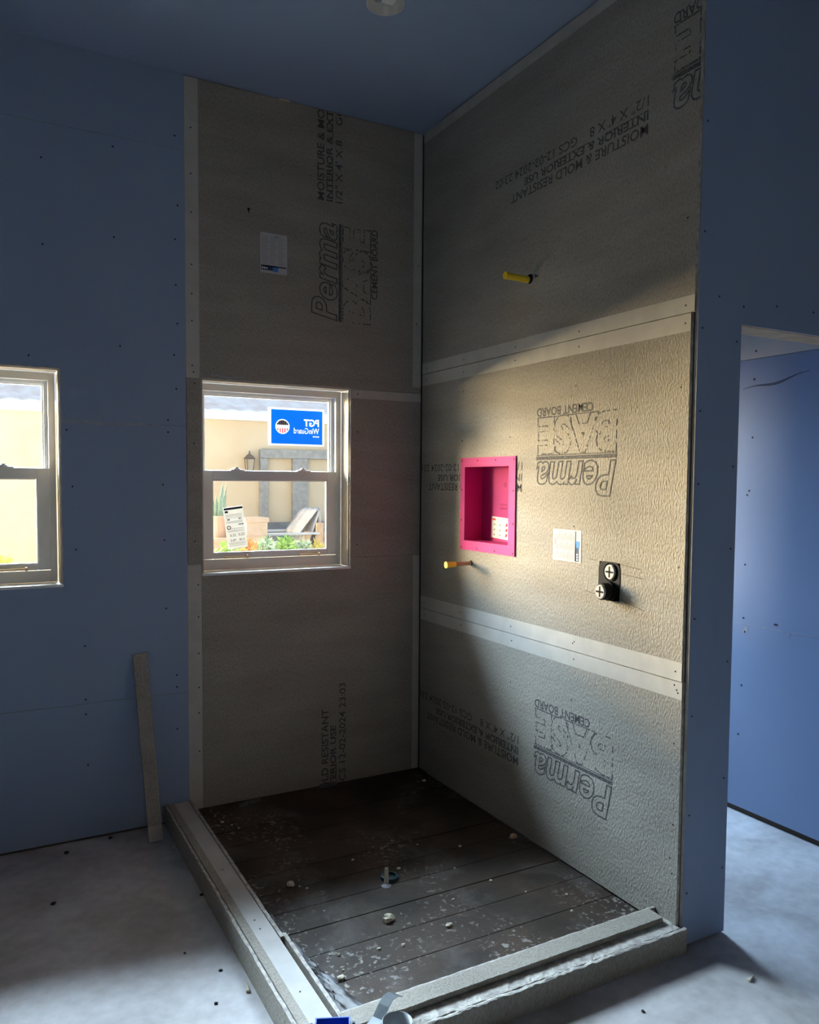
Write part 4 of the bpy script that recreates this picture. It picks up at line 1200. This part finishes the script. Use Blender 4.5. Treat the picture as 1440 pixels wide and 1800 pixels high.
# chair
t = root('garden_chair', (1.3, 5.32, GZ), 'white and cedar slatted garden chair outside facing left', 'chair')
CX, CY = 1.19, 5.32
for i in range(5):
    yy = CY-0.24+i*0.12
    bm = bmesh.new(); addbox(bm, -0.012, 0.012, -0.052, 0.052, 0, 0.80, 0.004)
    for v in bm.verts: v.co = Vector((CX+0.02+v.co.z*0.34+v.co.x, yy+v.co.y, 0.50+v.co.z*0.93))
    mk('back_slat', bm, M['chair_white'], t)
for i in range(5):
    xx = CX-0.46+i*0.11
    bm = bmesh.new(); addbox(bm, xx, xx+0.09, CY-0.28, CY+0.28, 0.60-0.10*i/5, 0.62-0.10*i/5, 0.003); mk('seat_slat', bm, M['chair_white'], t)
for sy in (-0.33, 0.33):
    bm = bmesh.new(); addbox(bm, CX-0.50, CX+0.26, CY+sy-0.06, CY+sy+0.06, 0.965, 0.99, 0.006); mk('armrest', bm, M['chair_white'], t)
    bm = bmesh.new(); addbox(bm, CX-0.46, CX-0.38, CY+sy-0.02, CY+sy+0.02, GZ, 0.965, 0.003); mk('leg', bm, M['chair_white'], t)
    bm = bmesh.new(); addbox(bm, -0.045, 0.045, -0.02, 0.02, 0, 1.0, 0.003)
    for v in bm.verts: v.co = Vector((CX+0.24+v.co.z*0.04+v.co.x, CY+sy+v.co.y, GZ+v.co.z*1.0))
    mk('leg', bm, M['chair_wood'], t)
for dx in (0.12, 0.36):
    bm = bmesh.new(); addbox(bm, CX+dx-0.03, CX+dx+0.03, CY-0.36, CY-0.33, 0.35, 1.0, 0.003); mk('side_slat', bm, M['chair_wood'], t)
# towel draped over the chair back
bm = bmesh.new(); rows = []
for i in range(19):
    u = i/18
    row = []
    for j in range(13):
        v = j/12
        zz = 1.265-0.62*abs(u-0.38)*1.25
        xx = CX+0.30+(-0.26*(0.38-u)*1.9 if u < 0.38 else 0.05*(u-0.38))-0.02
        if u < 0.38: xx = CX+0.27-(0.38-u)*0.62
        row.append(bm.verts.new((xx+0.012*math.sin(v*22+u*3), CY-0.30+0.5*v, zz+0.012*math.sin(v*17))))
    rows.append(row)
for a, b in zip(rows, rows[1:]):
    for k in range(12): bm.faces.new((a[k], a[k+1], b[k+1], b[k]))
ob = mk('towel', bm, M['towel'], label='pale striped towel draped over the garden chair outside', cat='towel', smooth=True)
sm = ob.modifiers.new('thick', 'SOLIDIFY'); sm.thickness = 0.01
# shrubs under the window
def shrub(x, y, h, r, m, seed, label, n=170):
    t = root('garden_shrub', (x, y, GZ), label, 'shrub')
    rr = random.Random(seed)
    bm = bmesh.new()
    for i in range(n):
        th = rr.random()*2*math.pi; ph = math.acos(2*rr.random()-1); q = r*(0.55+0.45*rr.random())
        p = Vector((x+q*math.sin(ph)*math.cos(th), y+q*math.sin(ph)*math.sin(th), h-r*1.1+q*1.1*math.cos(ph)))
        s_ = 0.020+0.018*rr.random()
        e1 = Vector((rr.random()-.5, rr.random()-.5, rr.random()-.3)).normalized(); e2 = e1.orthogonal().normalized()
        a = bm.verts.new(p); b = bm.verts.new(p+e1*s_+e2*s_*0.45); c = bm.verts.new(p+e1*s_*2); d_ = bm.verts.new(p+e1*s_-e2*s_*0.45)
        bm.faces.new((a, b, c, d_))
    mk('foliage', bm, m, t, kind='stuff')
    bm = bmesh.new()
    for k in range(4):
        addcyl(bm, (x+0.02*math.cos(k*1.6), y+0.02*math.sin(k*1.6), GZ), (x+r*0.5*math.cos(k*1.6), y+r*0.5*math.sin(k*1.6), h-r*0.6), 0.008, 0.005, 6)
    mk('stem', bm, M['stem'], t)
shrub(-0.31, 2.6, 1.075, 0.095, M['leaf_a'], 1, 'green shrub outside below the tilted rating label')
shrub(-0.125, 2.6, 1.095, 0.060, mat('orange_leaf', (0.58, 0.30, 0.10), 0.6), 2, 'small orange-leaved shrub outside beside the rating label', 70)
shrub(0.025, 2.65, 1.105, 0.080, M['leaf_b'], 3, 'pale green shrub outside in front of the tall planter')
shrub(0.19, 2.6, 1.10, 0.080, M['leaf_a'], 4, 'bright green shrub outside in the middle of the shower window')
shrub(0.345, 2.6, 1.085, 0.072, M['leaf_b'], 5, 'pale shrub outside in front of the chair legs')
shrub(0.475, 2.62, 1.06, 0.055, M['leaf_c'], 6, 'yellow-green shrub outside right of the chair', 80)
shrub(-1.93, 2.6, 1.04, 0.06, M['leaf_c'], 7, 'yellow-green shrub outside the left window', 120)
